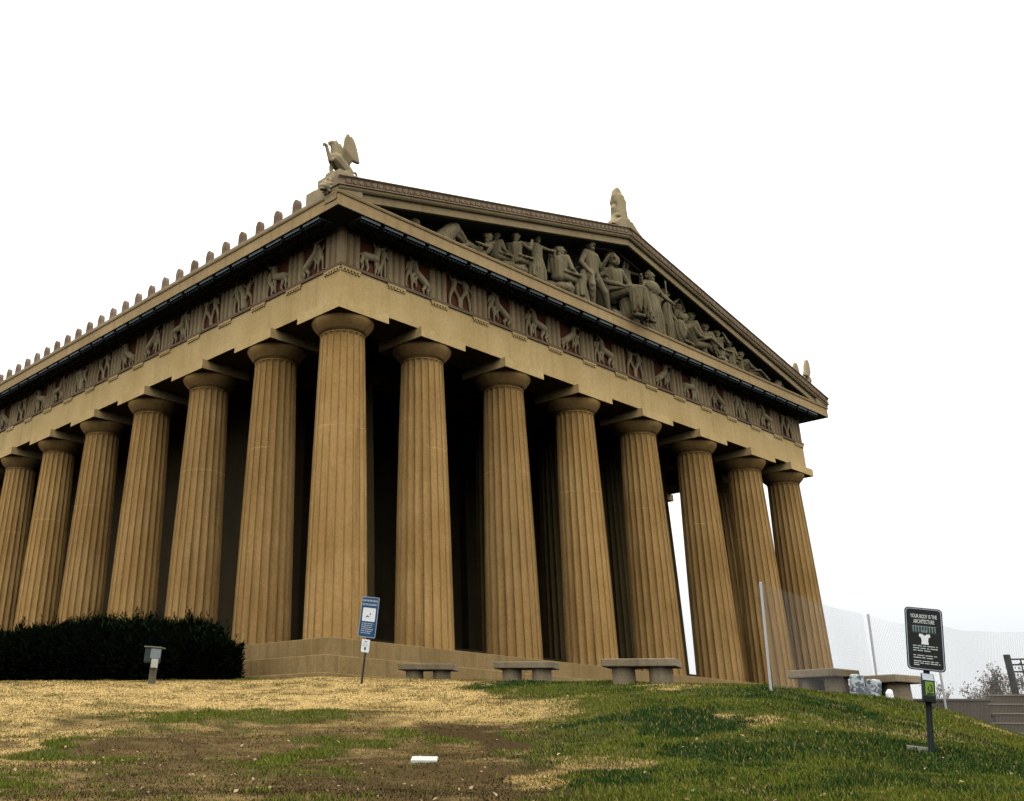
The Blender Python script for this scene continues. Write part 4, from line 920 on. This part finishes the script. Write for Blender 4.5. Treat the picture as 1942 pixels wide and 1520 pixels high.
for para in (((-.09, .135), (-.117, .135), (-.144, .06)), ((-.2, .125), (-.227, .075)), ((-.266, .13), (-.289, .15), (-.311, -.06))):
    mb = MB()
    for i, (z, x1) in enumerate(para):
        M_ = MB(); words(M_, -.13, x1, SZ+z, .012, i+int(-z*1000)); mb.add(M_.v, M_.f, Matrix.Translation((0, yf, 0)))
    mb.build('small_print', pale, s1)
d = link('bag_dispenser', bevelled(MB().prism([(.0, .57), (-.10, .57), (-.115, .63), (-.115, .81), (-.02, .90), (.0, .90)], -.068, .068, 'x').mesh('bag_dispenser', darkpost), .008, 1), s1, (0, -.034, 0))
MB().box(-.035, .052, -.1172, -.1155, .65, .80).build('lime_label', lime, d)
MB().prism([(-.118, .812), (-.121, .816), (-.027, .895), (-.024, .891)], -.058, .058, 'x').build('lid_plate', steelg, d)
mb = MB().tube([(.01, -.1185, .77), (.03, -.1185, .76), (.035, -.1185, .71), (.01, -.1185, .69), (-.01, -.1185, .72), (.0, -.1185, .745)], .006, 6).box(-.02, .045, -.1195, -.1178, .655, .675); mb.build('dog_emblem', darkpost, d)
# blue sign by the corner
bx, by = -2.89, -4.66
s2 = thing('exercise_sign', 'narrow blue sign with a white picture, leaning right in front of the corner column', 'sign', (bx, by, gz(bx, by)-.01), -R_(41.3)-.55)
slopebase(s2, R_(7.5))
MB().tube([(0, 0, -.3), (0, 0, 1.85)], .024, 8).build('post', darkpost, s2)
BW, BH, BZ = .475, .90, 1.46
plate(BW, BH, BZ, -.027, .010, .035, navy, s2, 'sign_panel'); rim(BW-.004, BH-.004, BZ, -.0373, .034, .016, steelg, s2)
yb = -.0376
text('PUSH THE PARTHENON', .062, .0, BZ+.36, yb, pale, s2, .40, .001); text('LIKE YOU CAN MOVE IT', .062, .0, BZ+.275, yb, pale, s2, .40, .001)
plate(.345, .30, BZ+.055, yb, .001, .02, white, s2, 'picture')
mb = MB().prism([(-.085, BZ-.01), (-.045, BZ+.035), (-.02, BZ+.032), (.02, BZ+.005), (.02, BZ-.008), (-.03, BZ+.01), (-.06, BZ-.012)], yb-.0012, yb-.002, 'y').lathe([(.018, 0), (.018, .001)], 12, Matrix.Translation((.035, yb-.0012, BZ+.07)) @ Matrix.Rotation(PI/2, 4, 'X')); mb.build('picture_mark', black, s2)
mb = MB()
for i in range(6):
    M_ = MB(); words(M_, -.165, .15-.02*(i % 3), BZ-.15-.042*i, .018, 40+i); mb.add(M_.v, M_.f, Matrix.Translation((0, yb, 0)))
mb.build('small_print', pale, s2)
plate(.215, .28, .83, -.027, .006, .02, white, s2, 'small_plaque')
mb = MB().box(-.03, .03, -.0345, -.0335, .91, .928).box(-.022, .022, -.0345, -.0335, .745, .80).box(-.014, .014, -.0345, -.0335, .735, .744); mb.build('plaque_mark', black, s2)
M_ = MB()
for i in range(4): words(M_, -.07, .07, .82+.017*i, .006, 70+i)
MB().add(M_.v, M_.f, Matrix.Translation((0, -.0335, 0))).build('plaque_print', steelg, s2)
# utility post in front of the hedge
ux, uy = -5.94, -.62
u = thing('utility_post', 'short wooden post carrying a grey lidded box, in front of the dark hedge', 'utility box', (ux, uy, gz(ux, uy)-.02), -R_(30.3)-.35)
slopebase(u, R_(3))
wood = stone('weathered_wood', (.12, .095, .05), (.06, .045, .025), (.17, .14, .09), .5, .8); zinc = flat('zinc_box', (.20, .22, .22), .55, .35, 9, .2)
link('post', bevelled(MB().box(-.075, .075, -.06, .06, -.3, .78).mesh('post', wood), .012, 1), u)
bx_ = link('box', bevelled(MB().box(-.2, .17, -.2, -.062, .47, .80).mesh('box', flat('dark_green_box', (.03, .04, .035), .6, .4, 9)), .015, 1), u)
link('lid', bevelled(MB().box(-.23, .2, -.23, .1, .801, .835).mesh('lid', flat('mossy_lid', (.14, .14, .09), .8, .4, 14)), .01, 1), bx_)
link('label_plate', bevelled(MB().box(-.05, .20, -.212, -.201, .57, .79).mesh('label_plate', zinc), .004, 1), bx_)
link('meter_cover', bevelled(MB().box(0, .17, -.232, -.202, .36, .56).mesh('meter_cover', flat('cream_cover', (.45, .42, .33), .6, .12, 12)), .01, 2), bx_)
# ------------------------------------------------------------------ small things on the slope
def slab(name, label, cat, x, y, L, D, T, rz, mat, z=.02, tilt=(0, 0)):
    mb = MB().box(-L/2, L/2, -D/2, D/2, -T, 0); me = bevelled(mb.mesh(name, mat), .008, 2)
    for v in me.vertices: v.co.x += .012*math.sin(23*v.co.y+3); v.co.y += .012*math.sin(17*v.co.x)
    o = link(name, me, None, (x, y, gz(x, y)+z)); o.rotation_euler = (tilt[0], tilt[1], rz); tag(o, label, cat)
slab('stone_marker', 'small white stone plate set in bare soil at the lower middle of the slope', 'marker', -10.55, -14.45, .28, .3, .1, perp(44.5)-.05, flat('white_stone', (.5, .48, .41), .8, .25, 30), .035, (.12, .0))
slab('flat_rock', 'flat grey rock lying in grass at the foot of the black sign', 'rock', -6.66, -18.0, .27, .2, .1, .4, flat('grey_rock', (.2, .19, .16), .9, .35, 14), .03, (.1, .1))
def boulder(name, label, cat, x, y, r, mat, z=0.0, sc_=(1, 1, 1), seed=0):
    mb = MB().ell((0, 0, 0), (r*sc_[0], r*sc_[1], r*sc_[2]), None, 14, 10); me = mb.mesh(name, mat, 50)
    for v in me.vertices: v.co *= 1+.22*math.sin(9*v.co.x/r*.5+seed)*math.cos(8*v.co.z/r*.5+2*seed)
    o = link(name, me, None, (x, y, gz(x, y)+z)); o.rotation_euler = (0, .5, .3); tag(o, label, cat)
boulder('white_bag', 'crumpled white plastic bag on the grass below the farthest bench', 'plastic bag', 1.93, -14.17, .10, flat('white_plastic', (.75, .75, .72), .4, .12, 14), .05, (.8, .7, 1.2), 1)
def mottled(name):
    m, nt, b = newmat(name); t = N(nt, 'ShaderNodeTexCoord'); n = N(nt, 'ShaderNodeTexNoise', Scale=7.0, Detail=2.0, Distortion=1.5); nt.links.new(t.outputs['Object'], n.inputs['Vector'])
    r = N(nt, 'ShaderNodeMapRange'); r.inputs[1].default_value = .46; r.inputs[2].default_value = .54; nt.links.new(n.outputs['Fac'], r.inputs[0])
    nt.links.new(mixcol(nt, r.outputs[0], (.12, .14, .15), (.52, .55, .56)), b.inputs['Base Color']); b.inputs['Roughness'].default_value = .6; return m
mot = mottled('mottled_wrap')
for i, (x, y, hh, lab) in enumerate(((2.02, -13.55, .40, 'taller mottled white and grey wrapped bale between two benches'), (2.3, -13.72, .33, 'shorter mottled white and grey wrapped bale between two benches'))):
    me = bevelled(MB().box(-.115, .115, -.12, .12, -.05, hh).mesh('wrapped_bale', mot), .05, 3)
    for v in me.vertices: v.co.x += .02*math.sin(11*v.co.z+i); v.co.y += .02*math.sin(13*v.co.z+2*i)
    tag(link('wrapped_bale', me, None, (x, y, gz(x, y)), .3+i), lab, 'bale', 'wrapped bales behind the fence')

# ------------------------------------------------------------------ wall, steps and gate beyond the right slope
vd = Vector((math.sin(R_(70.5)), math.cos(R_(70.5)), 0)); vr = Vector((vd.y, -vd.x, 0))      # away from and across the view there
def at(az, r, z): return Vector((CAM.x+r*math.sin(R_(az)), CAM.y+r*math.cos(R_(az)), z))
def local(o, mb): return mb
wl = at(69.2, 37, 0); 
wt = thing('low_wall', 'long low dark concrete wall beyond the right slope', 'wall', (wl.x, wl.y, -2.2), math.atan2(vr.y, vr.x))
link('wall_body', bevelled(MB().box(-1.2, 30, 0, .35, -1.5, 1.02).mesh('wall_body', MT['wall']), .02, 1), wt)
link('coping', bevelled(MB().box(-1.25, 30, -.04, .39, 1.023, 1.1).mesh('coping', MT['wall']), .02, 1), wt)
sp = at(71.55, 31.5, 0)
st = thing('stone_steps', 'flight of weathered stone steps at the right edge below the gate', 'steps', (sp.x, sp.y, -2.62), math.atan2(vr.y, vr.x))
for k in range(6):
    me = bevelled(MB().box(-.35+.06*(k % 2), 7, .34*k, 3.2, .235*k, .235*(k+1)-.003).mesh('tread', MT['wall']), .015, 1); link('tread', me, st); MB().box(-.37+.06*(k % 2), 7, .34*k-.03, .34*k+.30, .235*(k+1)-.001, .235*(k+1)+.03).build('nosing', MT['bench'], st)
gp = at(72.05, 34.5, 0)
gt = thing('metal_gate', 'dark metal railing gate at the right edge above the stone steps', 'gate', (gp.x, gp.y, -1.22), math.atan2(vr.y, vr.x))
iron = flat('dark_iron', (.02, .022, .02), .5, .2)
MB().tube([(0, 0, -.2), (-.02, 0, 1.12)], .085, 8).build('post', iron, gt); MB().tube([(1.9, 0, -.2), (1.9, 0, 1.12)], .085, 8).build('post', iron, gt)
for z in (1.0, .86, .68, .1): MB().tube([(0, .0, z), (1.9, .0, z)], .022, 6).build('rail', iron, gt)
for k in range(7): MB().tube([(.28+.23*k, 0, .12), (.28+.23*k, 0, 1.0 if k % 2 == 0 else .68)], .018, 6).build('bar', iron, gt)

# ------------------------------------------------------------------ far trees, nearly bare
def tree(label, az, r, ztop, zb, width, seed, col=(.13, .098, .072), leaf=900):
    rd = random.Random(seed); p = at(az, r, zb); t = thing('bare_tree', label, 'tree', p, 0, 'bare trees beyond the wall')
    H = ztop-zb; mb = MB(); tips = []; twigs = []
    def br(a, d, L, rad, n):
        pts = [a]; q = a.copy(); dd = d.copy()
        for i in range(4):
            dd = (dd+Vector((rd.uniform(-.22, .22), rd.uniform(-.22, .22), rd.uniform(-.02, .16)))).normalized(); q = q+dd*L/4; pts.append(q.copy())
        twigs.append((pts, [rad*(1-.16*i) for i in range(5)], 5 if n > 1 else 3))
        if n == 0: tips.extend(pts[1:]); return
        for i in range(4):
            s = pts[rd.choice([2, 3, 4])]; nd = (dd+Vector((rd.uniform(-1, 1)*.9, rd.uniform(-1, 1)*.9, rd.uniform(-.2, .6)))).normalized(); br(s, nd, L*rd.uniform(.5, .78), rad*.55, n-1)
    br(Vector((0, 0, -.5)), Vector((0, 0, 1)), H*.42, H*.026, 4)
    zm = max(v.z for v in tips); k = H/zm; xm = sorted(math.hypot(v.x, v.y) for v in tips)[int(len(tips)*.97)]; kx = width/xm
    f = lambda v: Vector((v.x*kx, v.y*kx, v.z*k))
    for pts, rad, n in twigs: mb.tube([f(v) for v in pts], rad, n)
    tips = [f(v) for v in tips]
    mb.build('trunk', flat('bark', (.10, .082, .066), .9, .2), t)
    lf = MB(); cols = []
    for i in range(leaf):
        q = rd.choice(tips)+Vector((rd.gauss(0, .12), rd.gauss(0, .12), rd.gauss(0, .12))); s = rd.uniform(.04, .09)*H/7; e_ = Euler((rd.uniform(0, 6), rd.uniform(0, 6), rd.uniform(0, 6))).to_matrix()
        lf.add([q+e_ @ Vector(v)*s for v in ((-1, -.4, 0), (1, -.3, 0), (.8, .4, .2), (-.7, .5, 0))], [(0, 1, 2, 3)]); b = rd.uniform(.6, 1.4); cols += [(col[0]*b, col[1]*b, col[2]*b, 1)]*4
    me = lf.mesh('crown', vcol('sparse_leaf', .9)); a = me.color_attributes.new('Col', 'FLOAT_COLOR', 'POINT'); a.data.foreach_set('color', np.array(cols).ravel()); link('crown', me, t)
def ztop(az, r, elv): return CAM.z+r*math.tan(R_(elv))
for i, (az, r, e_, sp_, n_, lab) in enumerate((
    (64.55, 95, 4.55, 1.6, 200, 'small leafless tree just right of the last column, above the benches'),
    (68.4, 90, 3.5, 1.5, 900, 'low dark tree behind the dispenser below the black sign'),
    (70.35, 95, 3.2, 2.0, 1500, 'low brown tree at the left end of the far tree row by the wall'),
    (71.0, 88, 3.4, 2.2, 1500, 'rounded brown tree left of the gate post, second in the far row'),
    (71.65, 92, 3.95, 2.2, 1500, 'tall brown tree right behind the dark gate post'),
    (72.3, 90, 4.2, 2.4, 1500, 'tall brown tree seen through the gate bars'),
    (73.0, 95, 4.3, 2.4, 1500, 'brown tree cut by the right edge, behind the gate'))):
    tree(lab, az, r, ztop(az, r, e_), -3.4, sp_, 20+i, leaf=n_)
